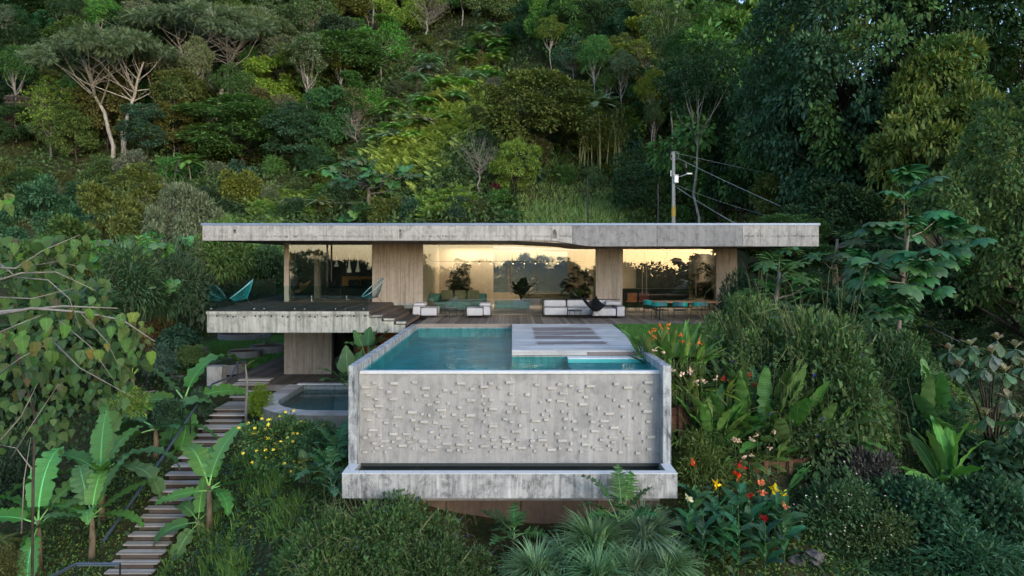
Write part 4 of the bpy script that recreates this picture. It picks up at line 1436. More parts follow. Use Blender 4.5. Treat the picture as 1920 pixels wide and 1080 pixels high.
def make_tree(seed, H, Rr, tf, ncl, nleaf, leaf, shape='round', crad=.34, flat=.62, T=L_RHOMB, bark='bark', tr=.16, trunks=1, droop=.25, leafm='leaf', lob=.25, bare=0, fill=(.55, 1.05), lean=0.0, bw=1.0):
    rng = np.random.default_rng(seed)
    C = crown_centers(rng, H, tf, Rr, ncl, shape, lob)
    rad = Rr * crad * rng.uniform(.6, 1.25, ncl)
    g = Geo()
    if nleaf:
        g.add(*leafy(rng, C, rad, nleaf, leaf, flat, T, droop, fill=fill))
    b = Geo()
    for k_ in range(trunks):
        az = 6.28 * k_ / max(1, trunks) + rng.uniform(-.4, .4)
        sp = 0 if trunks == 1 else Rr * .42
        base = np.array([math.cos(az), math.sin(az), 0]) * (0.08 * Rr if trunks > 1 else 0)
        top = np.array([math.cos(az) * sp + lean * H * .4, math.sin(az) * sp, H * (tf * .55 + .38)])
        pts, rr = [], []
        for i in range(7):
            u = i / 6
            q = base * (1 - u) + top * u + rng.normal(size=3) * np.array([1, 1, 0]) * H * .012 * (0 < i)
            q[:2] *= (u ** .35 if trunks > 1 and i else 1)
            pts.append(tuple(q)); rr.append(tr * (1 - .62 * u))
        b.tube(pts, rr, 7)
        mine = [c for j, c in enumerate(C) if j % trunks == k_]
        mine = mine[:max(5, int(len(mine) * (.5 if nleaf else 1)))]
        for c in mine:
            u = min(.97, max(.45, (c[2] / top[2]) * .72 * rng.uniform(.8, 1.05)))
            i0 = min(5, int(u * 6))
            f = u * 6 - i0
            s = np.array(pts[i0]) * (1 - f) + np.array(pts[i0 + 1]) * f
            m1 = s * .55 + c * .45 + np.array([0, 0, -.05 * H * rng.uniform(0, 1)]) + rng.normal(size=3) * .04 * Rr
            r0 = tr * (1 - .6 * u) * .55 * bw
            b.tube([s, m1, c], [r0, r0 * .6, r0 * .2], 5)
            for _ in range(bare):
                d = rdirs(rng, 1, .5)[0]
                s2 = m1 * .5 + c * .5 if rng.uniform() < .5 else c
                e = s2 + d * Rr * rng.uniform(.18, .34)
                mm = (s2 + e) / 2 + rng.normal(size=3) * .05 * Rr
                b.tube([s2, mm, e], [r0 * .32, r0 * .22, r0 * .08], 4)
                for _2 in range(2):
                    e2 = mm + rdirs(rng, 1, .5)[0] * Rr * .16
                    b.tube([mm, e2], [r0 * .16, r0 * .06], 3)
    parts = [('trunk', b.mesh("tree_trunk", [M[bark]], True))]
    if nleaf:
        parts.append(('crown', g.mesh("tree_crown", [M[leafm]])))
    return {'parts': parts, 'H': H, 'R': Rr}


def make_bush(seed, Rr, H, ncl, nleaf, leaf, T=L_RHOMB, leafm='leaf', flat=.7, stems=0, flowers=0, fcol=None, droop=.15, fsize=.05, crad=.36):
    rng = np.random.default_rng(seed)
    d = rdirs(rng, ncl, .5)
    d[:, 2] = np.abs(d[:, 2])
    C = d * np.array([Rr * .72, Rr * .72, H * .68]) * rng.uniform(.5, 1.0, (ncl, 1)) * (1 + .2 * np.sin(np.arctan2(d[:, 1], d[:, 0]) * 3 + seed))[:, None]
    rad = min(Rr, H * 1.2) * crad * rng.uniform(.6, 1.25, ncl)
    g = Geo().add(*leafy(rng, C, rad, nleaf, leaf, flat, T, droop))
    parts = [('foliage', g.mesh("bush_foliage", [M[leafm]]), None)]
    b = Geo()
    for i in range(max(5, stems)):
        a_ = rng.uniform(0, 6.28)
        dd = np.array([math.cos(a_), math.sin(a_), 0])
        if i < 5:
            b.tube([dd * .03 * Rr, dd * .3 * Rr + UP * H * .35, dd * .5 * Rr + UP * H * .6], [.03 * Rr, .02 * Rr, .006 * Rr], 5)
        else:
            c = C[rng.integers(ncl)]
            o = norm(c * np.array([1, 1, .4]) + rng.normal(size=3) * .3)
            L = rng.uniform(.3, .75) * min(1.2, Rr)
            side = rng.normal(size=3) * .25
            s = c + o * rad.mean() * .9
            b.tube([s, s + o * L * .5 + UP * L * .3 + side * L * .3, s + o * L * .9 + UP * L * .15 + side * L, s + o * L * 1.05 - UP * L * .3 + side * L * 1.2], [.0045, .0045, .0035, .002], 3)
    parts.append(('stems', b.mesh("bush_stem", [M['loop_stem'] if stems else M['bark_dark']]), None))
    if flowers:
        fd = rdirs(rng, flowers, .5)
        ci = rng.integers(ncl, size=flowers)
        P = C[ci] + fd * rad[ci][:, None] * rng.uniform(1.1, 1.35, (flowers, 1)) * np.array([1, 1, flat])
        f = Geo()
        for k_ in range(5):
            a_ = 6.283 * k_ / 5
            ax = np.tile(np.array([math.cos(a_), math.sin(a_) * .6, .35 + .5 * math.sin(a_)]), (flowers, 1)) + rng.normal(size=(flowers, 3)) * .1
            f.add(*cloud(L_RHOMB, P, ax, np.tile(np.array([0, -1, .6]), (flowers, 1)), np.full(flowers, fsize)))
        parts.append(('blossom', f.mesh("bush_blossom", [M['flower']]), (*fcol, 1)))
    return {'parts': parts, 'H': H, 'R': Rr}


def frond_geo(g, base, az, L, elev, droop, n, w, lw, mat=0, rib=None, ribr=.012):
    """A pinnate frond that rises and arches over: rachis plus paired leaflets."""
    pts, dirs = [np.array(base, float)], []
    hd = np.array([math.cos(az), math.sin(az), 0])
    for i in range(10):
        e = elev - droop * (i / 9) ** 1.3
        d = hd * math.cos(e) + UP * math.sin(e)
        dirs.append(d)
        pts.append(pts[-1] + d * L / 10)
    P, A, NN, S = [], [], [], []
    side = np.array([-math.sin(az), math.cos(az), 0])
    for i in range(n):
        t = .1 + .9 * i / (n - 1) if n > 1 else 1
        f = min(9.999, t * 10)
        j = int(f)
        p = pts[j] * (1 - (f - j)) + pts[min(10, j + 1)] * (f - j)
        d = dirs[min(9, j)]
        nrm_ = np.cross(side, d) * -1
        if nrm_[2] < 0:
            nrm_ = -nrm_
        ln = w * (math.sin(math.pi * min(1, .18 + .8 * t)) ** .6)
        for s_ in (1, -1):
            P.append(p); A.append(side * s_ + d * .45 - UP * .22); NN.append(nrm_ + side * s_ * .2); S.append((ln, lw, ln))
    g.add(*cloud(L_TRI, np.array(P), np.array(A), np.array(NN), np.array(S)), mat)
    if rib is not None:
        g.tube([tuple(p) for p in pts[::2]], [ribr, ribr * .9, ribr * .7, ribr * .5, ribr * .3, ribr * .15], 4, rib)


def make_treefern(seed, H, Rr, nf, palm=False):
    rng = np.random.default_rng(seed)
    g, b = Geo(), Geo()
    bend = rng.normal(size=2) * H * .05
    top = np.array([bend[0], bend[1], H * .72 if not palm else H * .62])
    b.tube([(0, 0, -.3), (bend[0] * .4, bend[1] * .4, top[2] * .5), tuple(top)], [.14 if not palm else .16, .10, .10], 7)
    for i in range(nf):
        az = i * 2.399 + rng.uniform(-.2, .2)
        u = i / nf
        elev = (1.15 if palm else .75) - u * (1.2 if palm else .75) + rng.uniform(-.1, .1)
        frond_geo(g, top, az, Rr * rng.uniform(.95, 1.2), elev, rng.uniform(1.0, 1.5) if not palm else rng.uniform(.9, 1.5), 26 if palm else 15, Rr * (.27 if palm else .26), Rr * (.12 if palm else .46), 0, 1, .02)
    return {'parts': [('trunk', b.mesh("fern_trunk", [M['bark_dark' if not palm else 'bark']], True)), ('crown', g.mesh("fern_crown", [M['fern_leaf'], M['rib']]))], 'H': H, 'R': Rr}


def place(pr, loc, H, Rr, tint, name, label, cat, group=None, rot=None, px=None, bark=None):
    t = thing(name, label, cat, loc, rot if rot is not None else random.uniform(0, 6.28), group, (Rr / pr['R'], Rr / pr['R'], H / pr['H']), px)
    for p_ in pr['parts']:
        o = link(p_[0], p_[1], t)
        if p_[0] == 'stems':
            stuff(o)
        col = p_[2] if len(p_) > 2 and p_[2] else None
        o.color = col or (tint if len(tint) == 4 else (*tint, 1))
    return t


# single large leaves ------------------------------------------------
LEAFMESH = {}


def leaf_mesh(key, L, W, pet, droop, fold, kind='paddle', nseg=12, rib=.012, seed=0, a0=0.0, tear=0.0, mat='bigleaf'):
    if key in LEAFMESH:
        return LEAFMESH[key]
    rng = np.random.default_rng(seed + 5)
    V, T, m = [], [], []
    g = Geo()
    p = np.array([0.0, 0, 0])
    cen, dr = [], []
    ang = a0
    for i in range(nseg + 1):
        cen.append(p.copy())
        d = np.array([math.cos(ang), 0, math.sin(ang)])
        dr.append(d)
        p = p + d * L / nseg
        ang -= droop / nseg * (0.5 + i / nseg)
    petd = np.array([math.cos(a0 + .12), 0, math.sin(a0 + .12)])
    off = petd * pet
    if pet > 0:
        g.tube([(0, 0, 0), tuple(off * .5 + np.array([0, 0, .02 * pet])), tuple(off)], [rib * 1.5, rib * 1.2, rib], 5, 1)
    for i in range(nseg + 1):
        t = i / nseg
        if kind == 'paddle':
            w = math.sin(math.pi * min(1, .10 + .90 * t) ** .85) ** .55 if t < 1 else 0
            w = max(0.02, w)
        elif kind == 'heart':
            w = (1 - t) ** .75 * (1.15 if t > .05 else .8) * min(1, .55 + t * 3.2)
        elif kind == 'oval':
            w = math.sin(math.pi * t ** .8) ** .8
        elif kind == 'obovate':
            w = math.sin(math.pi * t ** 1.5) ** .75
        elif kind == 'lance':
            w = math.sin(math.pi * min(1, t ** .7)) ** 1.1
        elif kind in ('split', 'deep'):
            e = (1 - t) ** .6 * min(1, .6 + 3 * t)
            w = e * (1 if i % 2 else (.62 if kind == 'split' else .16))
        else:
            w = 1
        if tear and rng.uniform() < tear and 1 < i < nseg - 1:
            w *= rng.uniform(.55, .9)
        w *= W / 2
        n_ = np.array([-dr[i][2], 0, dr[i][0]])
        c = cen[i] + off
        wave = .05 * W * math.sin(i * 1.9 + seed)
        bk = -.08 * L if kind in ('heart', 'split', 'deep') and i == 0 else (.0 if kind != 'deep' else -.0)
        fwd = dr[i] * (.10 * L * (w / (W / 2 + 1e-6)) if kind in ('split', 'deep') and i % 2 else 0)
        V += [tuple(c + np.array([bk, w, 0]) + fwd + n_ * (w * fold + wave)), tuple(c), tuple(c + np.array([bk, -w, 0]) + fwd + n_ * (w * fold - wave))]
    for i in range(nseg):
        a_ = i * 3
        for q in ((a_, a_ + 1, a_ + 4, a_ + 3), (a_ + 1, a_ + 2, a_ + 5, a_ + 4)):
            T += [(q[0], q[1], q[2]), (q[0], q[2], q[3])]
    g.add(np.array(V), np.array(T), 0)
    V, T = [], []
    for i in range(nseg + 1):
        n_ = np.array([-dr[i][2], 0, dr[i][0]])
        r_ = rib * (1 - .8 * i / nseg)
        c = cen[i] + off + n_ * (.004 + rib * .35)
        V += [tuple(c + np.array([0, r_, 0])), tuple(c - np.array([0, r_, 0]))]
    for i in range(nseg):
        a_ = i * 2
        T += [(a_, a_ + 1, a_ + 3), (a_, a_ + 3, a_ + 2)]
    g.add(np.array(V), np.array(T), 1)
    me = g.mesh("leaf", [M[mat], M['rib']], kind not in ('deep', 'split'))
    LEAFMESH[key] = me
    return me


def palmate_mesh(key, n, L, W, droop, seed=0, spread=2 * math.pi, comb=False):
    """Leaf of radiating lobes (cecropia umbrella, papaya hand)."""
    if key in LEAFMESH:
        return LEAFMESH[key]
    rng = np.random.default_rng(seed)
    g = Geo()
    for i in range(n):
        az = -spread / 2 + spread * (i + .5) / n
        l = L * (1 - .25 * abs(az) / math.pi) * rng.uniform(.92, 1.08)
        pts, ang, p = [], .15, np.zeros(3)
        hd = np.array([math.cos(az), math.sin(az), 0])
        sd = np.array([-math.sin(az), math.cos(az), 0])
        V, T = [], []
        ns = 7 if comb else 5
        for j in range(ns + 1):
            t = j / ns
            w = W / 2 * (math.sin(math.pi * min(1, .05 + t ** 1.25 * .97)) ** .7) + .012
            if comb and j % 2 == 0 and 0 < j < ns:
                w *= .4
            V += [tuple(p + sd * w - UP * .12 * w), tuple(p + UP * .0), tuple(p - sd * w - UP * .12 * w)]
            p = p + (hd * math.cos(ang) + UP * math.sin(ang)) * l / ns
            ang -= droop / ns
        for j in range(ns):
            a_ = j * 3
            for q in ((a_, a_ + 1, a_ + 4, a_ + 3), (a_ + 1, a_ + 2, a_ + 5, a_ + 4)):
                T += [(q[0], q[1], q[2]), (q[0], q[2], q[3])]
        g.add(np.array(V), np.array(T), 0)
        g.add(np.array([V[1], V[1 + 3 * (ns // 2)], V[-2]]) + np.array([[0, 0, .006]]) + np.array([sd * .008, sd * .006, sd * 0]), np.array([[0, 1, 2]]), 1)
        g.add(np.array([V[1], V[1 + 3 * (ns // 2)], V[-2]]) + np.array([[0, 0, .006]]) - np.array([sd * .008, sd * .006, sd * 0]), np.array([[0, 2, 1]]), 1)
    me = g.mesh("leaf", [M['bigleaf'], M['rib']])
    LEAFMESH[key] = me
    return me


def leaf_at(parent, me, loc, az, elev, roll, tint, sc=1.0, name="leaf"):
    o = link(name, me, parent)
    o.rotation_mode = 'QUATERNION'
    o.rotation_quaternion = Quaternion((0, 0, 1), az) @ Quaternion((0, 1, 0), -elev) @ Quaternion((1, 0, 0), roll)
    o.location = loc
    o.scale = (sc, sc, sc)
    o.color = tint if len(tint) == 4 else (*tint, 1)
    return o

# ------------------------------------------------------------------ tree kinds
K = {}
K['round'] = [make_tree(s, 8, 3.6, .10, 60, 290, .27, crad=.26, tr=.16, bark='bark_dark') for s in (1, 2, 3)]
K['layer'] = [make_tree(s, 8, 3.8, .18, 54, 260, .27, flat=.32, crad=.30, tr=.15, droop=.1, bark='bark_dark') for s in (4, 5)]
K['column'] = [make_tree(s, 9, 2.3, .12, 50, 240, .25, 'column', crad=.36, tr=.13, bark='bark_dark') for s in (6, 7)]
K['big'] = [make_tree(s, 14, 5.5, .14, 130, 250, .24, crad=.19, flat=.6, tr=.30, T=L_OVAL, droop=.2, lob=.3, bark='bark_dark') for s in (8, 9)]
K['small'] = [make_tree(s, 6, 2.6, .15, 40, 260, .18, crad=.30, tr=.09, bark='bark_dark') for s in (10, 11)]
K['umbrella'] = [make_tree(s, 11, 6.0, .72, 90, 170, .46, 'umbrella', crad=.16, flat=.35, T=L_PINNATE, bark='bark_pale', tr=.19, trunks=t_, leafm='leaf_fine', bare=1, bw=.9) for s, t_ in ((12, 3), (13, 2), (14, 3))]
K['tall'] = [make_tree(s, 13, 2.9, .66, 36, 240, .22, crad=.34, flat=.5, bark='bark_pale', tr=.13, lob=.3) for s in (15, 16)]
K['bare'] = [make_tree(s, 8, 2.6, .35, 40, 0, .3, crad=.3, bark='twig', tr=.10, bare=4, bw=.8) for s in (17, 18)]
K['grey'] = [make_tree(s, 6, 2.8, .35, 40, 70, .2, crad=.3, flat=.45, bark='twig', tr=.10, bare=3, leafm='leaf_fine') for s in (19, 20)]
K['fern'] = [make_treefern(s, 4.2, 1.9, 16) for s in (21, 22, 23)]
K['palm'] = [make_treefern(s, 9, 3.4, 22, True) for s in (24, 25)]
K['bush'] = [make_bush(s, 1.8, 1.9, 28, 210, .17) for s in (26, 27, 28)]
K['bushfine'] = [make_bush(s, 1.8, 1.7, 28, 260, .12) for s in (29, 30)]
K['bushbig'] = [make_bush(s, 1.6, 1.7, 24, 90, .30, T=L_OVAL, droop=.5) for s in (31, 32)]

COLS = [(300, "at left edge"), (520, "beyond roof's left end"), (800, "behind the bedroom"), (1120, "behind the lounge"), (1400, "behind the kitchen"), (1620, "beyond roof's right end"), (9999, "at right edge")]
ROWS = [(40, "at the hilltop"), (150, "high on the slope"), (270, "halfway up"), (9999, "low on the slope")]


def zone(px, py):
    return next(s for v, s in ROWS if py < v) + " " + next(s for v, s in COLS if px < v)


FORM = {'round': ("broadleaf_tree", "round crowned tree", "tree"), 'layer': ("broadleaf_tree", "flat boughed tree", "tree"), 'column': ("broadleaf_tree", "narrow upright tree", "tree"),
        'small': ("small_tree", "small dense tree", "tree"), 'tall': ("tall_tree", "long trunked tree", "tree"), 'bare': ("bare_tree", "leafless tree", "tree"), 'grey': ("twiggy_tree", "twiggy tree", "tree"),
        'bush': ("bush", "rounded bush", "bush"), 'bushfine': ("bush", "fine leaved bush", "bush"), 'bushbig': ("bush", "large leaved bush", "bush"), 'fern': ("tree_fern", "tree fern", "fern"), 'palm': ("coconut_palm", "palm", "palm")}
GROUPS = {'tree': "trees on the forested hillside", 'bush': "bushes on the hillside", 'fern': "tree ferns on the hillside", 'palm': "palms on the hillside"}


def forest(kind, px, py, wpx, hratio, tint, D=None, label=None, lift=0.0):
    p = hit(px, py) if D is None else None
    if D is not None:
        x = (px - CX) / F * D
        p = Vector((x, D, gz(x, D)))
    if p is None:
        return None
    Rr = wpx / 2 / F * p.y
    nm, fm, cat = FORM[kind]
    return place(random.choice(K[kind]), p - Vector((0, 0, .1)), Rr * 2 * hratio, Rr, wob(TINT[tint]), nm, label or f"{tint} {fm} {zone(px, py)}", cat, GROUPS[cat], px=px)


# heroes on the hillside, read off the photograph: px of the trunk, distance, top py, crown width px
def hero(kind, px, D, top, w, tint, label, name=None, idx=None, group=None):
    x = (px - CX) / F * D
    z = gz(x, D)
    H = CAMZ - (top - HY) / F * D - z
    pr = K[kind][idx] if idx is not None else random.choice(K[kind])
    f = FORM.get(kind, ("umbrella_tree", "", "tree"))
    t = place(pr, Vector((x, D, z - .1)), H, w / 2 / F * D, wob(TINT[tint], .08), name or f[0], label, f[2], group or GROUPS[f[2]], px=px)
    return t


def hitD(px, py):
    p = hit(px, py)
    return p.y if p else 90


hero('umbrella', 225, hitD(235, 305), 66, 280, 'grey green', "spreading umbrella tree with pale forked trunks and yellowing crown edge", idx=0)
hero('umbrella', 392, hitD(390, 240), 22, 280, 'grey green', "wide umbrella tree with pale branches, right neighbour of the yellowing one", idx=1)
hero('umbrella', 310, hitD(310, 262), 110, 150, 'grey green', "smaller pale trunked umbrella tree between the two widest umbrella trees", idx=2)
hero('umbrella', 465, hitD(450, 180), 20, 170, 'grey green', "grey umbrella tree nearest the tall bare trunked tree", idx=0)
hero('grey', 95, hitD(130, 300), 150, 120, 'yellow green', "leaning pale branched tree with a yellow tuft at the left valley", idx=0)
hero('tall', 580, hitD(580, 245), 80, 100, 'olive green', "tall slender tree with a forked pale trunk and rounded flat crown", idx=0)
hero('layer', 640, hitD(640, 200), 65, 170, 'mid green', "layered green tree standing right behind the slender forked tree", idx=0)
hero('layer', 455, hitD(450, 330), 185, 210, 'mid green', "broad layered tree below the pale trunked umbrella trees", idx=1)
hero('round', 1000, hitD(1000, 312), 125, 185, 'olive green', "large dense round olive tree in the middle of the hillside", idx=1)
hero('palm', 1140, hitD(1130, 215), 62, 110, 'olive green', "higher of the two coconut palms above the bamboo", idx=0)
hero('palm', 1120, hitD(1105, 275), 150, 105, 'grey green', "lower of the two coconut palms above the bamboo", idx=1)
hero('bare', 897, hitD(897, 372), 235, 100, 'grey green', "small leafless grey tree beside the bright fern slope", idx=0)
hero('bare', 668, hitD(668, 300), 195, 70, 'grey green', "slim leafless tree left of the bright fern slope", idx=1)
hero('bare', 1215, hitD(1215, 215), 60, 80, 'grey green', "tall leafless tree above the bamboo clump", idx=1)
hero('bare', 800, hitD(800, 90), -40, 120, 'grey green', "big leafless tree at the top of the hill", idx=0)
hero('bare', 690, hitD(690, 80), -50, 90, 'grey green', "leafless pale trunk at the top of the hill left of the big one", idx=1)
hero('grey', 660, hitD(660, 262), 168, 80, 'brownish green', "brown twiggy flat topped tree left of the tree ferns")
hero('small', 965, hitD(965, 385), 262, 95, 'yellow green', "yellow green small tree below the large round olive tree", idx=0)
hero('small', 1185, hitD(1185, 418), 285, 105, 'dark green', "dark small tree with pale new leaves beside the grassy clearing", idx=1)
hero('round', 1000, hitD(1010, 330), 255, 60, 'brownish green', "low grey brown tree tucked under the large olive tree", idx=2)
hero('column', 1350, 56, -60, 215, 'fresh green', "very tall fresh green tree right of centre, reaching beyond the frame", idx=0)
hero('tall', 1308, 52, 90, 130, 'dark green', "tall thin trunked dark tree behind the utility pole", idx=1)
hero('tall', 1290, 62, 60, 100, 'mid green', "pale thin trunked tree left of the tall fresh green one", idx=0)
hero('tall', 1258, 66, 10, 90, 'mid green', "tall thin tree left of the utility pole", idx=1)
hero('column', 1215, hitD(1210, 190), 35, 100, 'yellow green', "light green upright tree beside the higher coconut palm", idx=1)
hero('layer', 555, hitD(575, 330), 200, 120, 'blue green', "blue green dense tree above the bedroom roof", idx=0)
hero('small', 590, hitD(595, 345), 272, 75, 'blue green', "small blue green tree above the bedroom roof", idx=0)
hero('round', 1455, 50, 150, 170, 'mid green', "mid green tree filling the gap right of the tall fresh tree", idx=0)
hero('round', 1390, 54, 160, 140, 'dark green', "dark tree directly right of the thin trunks", idx=2)
hero('big', 1570, 40, -120, 330, 'blue green', "tall blue green broadleaf tree over the right end of the roof", idx=0)
hero('big', 1730, 37, -150, 380, 'mid green', "tallest broadleaf tree on the right with sky showing through", idx=1)
hero('big', 1900, 36, -110, 340, 'dark green', "dark broadleaf tree in the upper right corner", idx=0)
hero('layer', 1760, 34, 90, 230, 'olive green', "olive layered tree in front of the tallest tree", idx=0)
hero('big', 1640, 41, 150, 190, 'blue green', "blue green leafy tree below the tall dark canopy", idx=1)
hero('big', 1500, 46, 170, 190, 'mid green', "leafy tree just right of the roof end", idx=0)
hero('round', 1480, 43, 305, 130, 'olive green', "small spreading olive tree with thin grey branches above the roof end", idx=0)
hero('big', 1800, 29, 335, 270, 'dark green', "low dense dark tree hanging over the right slope", idx=1)
hero('big', 1930, 25, 120, 330, 'mid green', "orange flecked broadleaf tree at the right edge", idx=0)
hero('round', 1570, 36, 330, 180, 'dark green', "dark rounded tree behind the roof end", idx=1)
hero('big', 1480, 33, 400, 200, 'mid green', "leafy tree standing against the kitchen end wall", idx=1)
hero('round', 75, 48, 345, 150, 'blue green', "rounded blue green tree at the left edge below the valley", idx=0)
hero('round', 205, 46, 345, 135, 'olive green', "olive round tree left of the roof end", idx=1)
hero('column', 262, 50, 315, 90, 'olive green', "creeper hung upright tree between two rounded trees left of the roof", idx=0)
hero('round', 345, 44, 340, 120, 'grey green', "grey leaved round tree just left of the roof end", idx=2)
hero('round', 130, 36, 425, 210, 'mid green', "broad low tree behind the hanging heart leaves", idx=0)
hero('bare', 310, 50, 300, 110, 'brownish green', "small leafless tree above the left rounded trees", idx=0)

# the forest that fills the slope
def skip(px, py):
    for x, y, rx, ry in ((840, 290, 120, 120), (1080, 395, 100, 30), (1000, 230, 85, 60), (850, 180, 130, 95), (930, 110, 70, 40)):
        if ((px - x) / rx) ** 2 + ((py - y) / ry) ** 2 < 1:
            return True
    if 985 < px < 1180 and py > 352:
        return True
    return False


rs = random.Random(5)
spots = []
py = -190
while py < 425:
    st = 54 if py < 100 else (49 if py < 300 else 46)
    px = -60 + rs.uniform(0, st)
    while px < 1990:
        spots.append((px + rs.uniform(-18, 18), py + rs.uniform(-14, 14)))
        px += st * rs.uniform(1.05, 1.5)
    py += 38
rs.shuffle(spots)
nt_count = nb_count = 0
for px, py in spots:
    if skip(px, py) or (1480 < px and py < 300):
        continue
    left, right, mid = px < 470, px > 1240, 470 <= px <= 1240
    if left:
        tint = rs.choices(['dark green', 'mid green', 'olive green', 'blue green', 'grey green'], [5, 3, 1.5, 2, 1] if py < 260 else [1.2, 4, 3, 1.5, 1.5])[0]  # upper left leans to dark green: valley shade put into leaf colour
    elif right:
        tint = rs.choices(['dark green', 'mid green', 'olive green', 'blue green'], [4, 3, 2, 2])[0]
    else:
        tint = rs.choices(['dark green', 'mid green', 'olive green', 'blue green', 'grey green', 'yellow green', 'fresh green', 'brownish green'], [2, 5, 3, 2, 2, .9, 3.5, .5])[0]
    if py > 330 and nb_count < 230 or (py > 210 and rs.random() < .45):
        forest(rs.choice(['bush', 'bushfine', 'bush', 'bushbig']), px, py, rs.uniform(48, 85), rs.uniform(.55, .8), tint)
        nb_count += 1
    else:
        kd = rs.choices(['round', 'layer', 'column', 'small', 'tall', 'grey'], [4, 3, 2, 3, 1.4, .7])[0]
        hr = {'round': 1.2, 'layer': 1.1, 'column': 1.9, 'small': 1.2, 'tall': 2.4, 'grey': 1.2}[kd] * rs.uniform(.85, 1.2)
        forest(kd, px, py, rs.uniform(58, 112) * {'tall': .75, 'column': .75}.get(kd, 1), hr, tint)
        nt_count += 1

for px, D, top, w, tint, lab in ((1450, 75, -60, 150, 'mid green', "green tree far behind the gap right of the tall fresh tree"), (1530, 62, -90, 170, 'olive green', "olive tree behind the tall dark tree over the roof end"), (1255, 105, -60, 170, 'dark green', "dark emergent tree on the ridge left of the tall fresh green tree"), (1180, 112, -50, 150, 'mid green', "broad emergent tree on the ridge above the higher coconut palm"), (1060, 118, -70, 170, 'olive green', "olive emergent tree on the ridge above the large round tree"),
                               (930, 115, -40, 150, 'mid green', "green emergent tree on the ridge above the tree ferns"), (120, 120, -30, 200, 'dark green', "dark emergent tree on the ridge above the yellowing umbrella tree"), (20, 95, 40, 180, 'dark green', "dark broad tree at the top left corner"), (560, 118, -50, 150, 'olive green', "olive emergent tree on the ridge above the forked tree")):
    hero('big', px, D, top, w, tint, lab)
for px, D, top, w, lab in ((1055, 88, 95, 80, "small palm left of the two coconut palms"), (520, 78, 210, 75, "lone palm in the forest above the bedroom"), (360, 70, 270, 70, "lone palm among trees beyond the left roof end"), (1400, 60, 250, 90, "palm in front of the dark trees right of the pole")):
    hero('palm', px, D, top, w, 'mid green', lab)
# tree ferns on the middle slope
for px, py, w in ((835, 100, 55), (905, 92, 50), (875, 118, 50), (935, 85, 45), (930, 118, 48), (805, 135, 58), (860, 150, 50), (780, 162, 55), (825, 165, 55), (870, 160, 46), (895, 150, 46), (785, 205, 55), (815, 198, 55), (850, 190, 50), (760, 230, 55),
                  (740, 245, 55), (790, 240, 55), (835, 225, 48), (668, 212, 58), (735, 285, 52), (585, 340, 52), (620, 325, 55), (600, 395, 50), (555, 380, 48), (800, 270, 45), (725, 262, 48), (770, 268, 46), (905, 135, 46), (700, 250, 40)):
    forest('fern', px, py + 28, w * 1.2, rs.uniform(.75, 1.0), rs.choice(['grey green', 'fresh green', 'yellow green', 'grey green']))

rq = random.Random(23)
for i in range(26):
    u = rq.random()
    forest('fern', 930 - 210 * u + rq.uniform(-45, 45), 100 + 165 * u + rq.uniform(-40, 40), rq.uniform(46, 64), rq.uniform(.75, 1.0), rq.choice(['grey green', 'fresh green', 'mid green']))
for i in range(16):
    forest(rq.choice(['round', 'layer', 'column', 'small']), rq.uniform(690, 960), rq.uniform(-20, 75), rq.uniform(60, 105), rq.uniform(1.1, 1.6), rq.choice(['mid green', 'dark green', 'olive green', 'fresh green']))
for i in range(12):
    forest(rq.choice(['bush', 'bushfine', 'small']), rq.uniform(700, 960), rq.uniform(90, 250), rq.uniform(36, 60), rq.uniform(.7, 1.0), rq.choice(['mid green', 'dark green', 'olive green', 'grey green']))

for i in range(52):
    px, py = rq.uniform(0, 1250), rq.uniform(-40, 330)
    if not (skip(px, py) or (690 < px < 960 and py > 90)):
        forest('tall', px, py, rq.uniform(38, 66), rq.uniform(2.2, 3.4), rq.choice(['mid green', 'dark green', 'olive green', 'fresh green', 'grey green']))

# bright fern cover on the slope, one uncountable mass
def scatter_px(n, test, rng):
    out = []
    while len(out) < n:
        px, py = test(rng)
        p = hit(px, py, 36)
        if p is not None:
            out.append(p)
    return out


def fern_mass(name, n, test, tint, size, seed):
    rng = np.random.default_rng(seed)
    pts = np.array([tuple(p) for p in scatter_px(n, test, rng)])
    g = Geo()
    nf = 7
    P = np.repeat(pts, nf, axis=0)
    P[:, 2] += rng.uniform(.1, .9, len(P)) * size
    az = rng.uniform(0, 6.28, len(P))
    ax = np.stack([np.cos(az), np.sin(az), rng.uniform(.15, 1.1, len(P))], -1)
    nr = np.tile(UP + np.array([0, -.5, 0]), (len(P), 1)) + rng.normal(size=(len(P), 3)) * .35
    g.add(*cloud(L_FROND, P, ax, nr, size * rng.uniform(.7, 1.3, len(P))))
    o = stuff(link(name, g.mesh(name, [M['leaf_fine']])))
    o.color = (*tint, 1)
    return o


def t_band(rng):
    u = rng.uniform()
    cx_, cy_ = 900 - 190 * u + rng.normal() * 22, 185 + 160 * u + rng.normal() * 26
    return cx_, cy_
fern_mass("bright_fern_cover", 1300, t_band, (.22, .29, .07), 1.05, 3)
fern_mass("roofline_fern_cover", 260, lambda r: (r.uniform(470, 590), r.uniform(372, 420)), (.16, .24, .055), .85, 4)
fern_mass("low_fern_cover", 240, lambda r: (r.uniform(790, 890), r.uniform(385, 420)), (.15, .24, .055), .8, 5)
fern_mass("side_fern_cover", 300, lambda r: (r.uniform(395, 540), r.uniform(425, 520)), (.12, .20, .055), .85, 6)

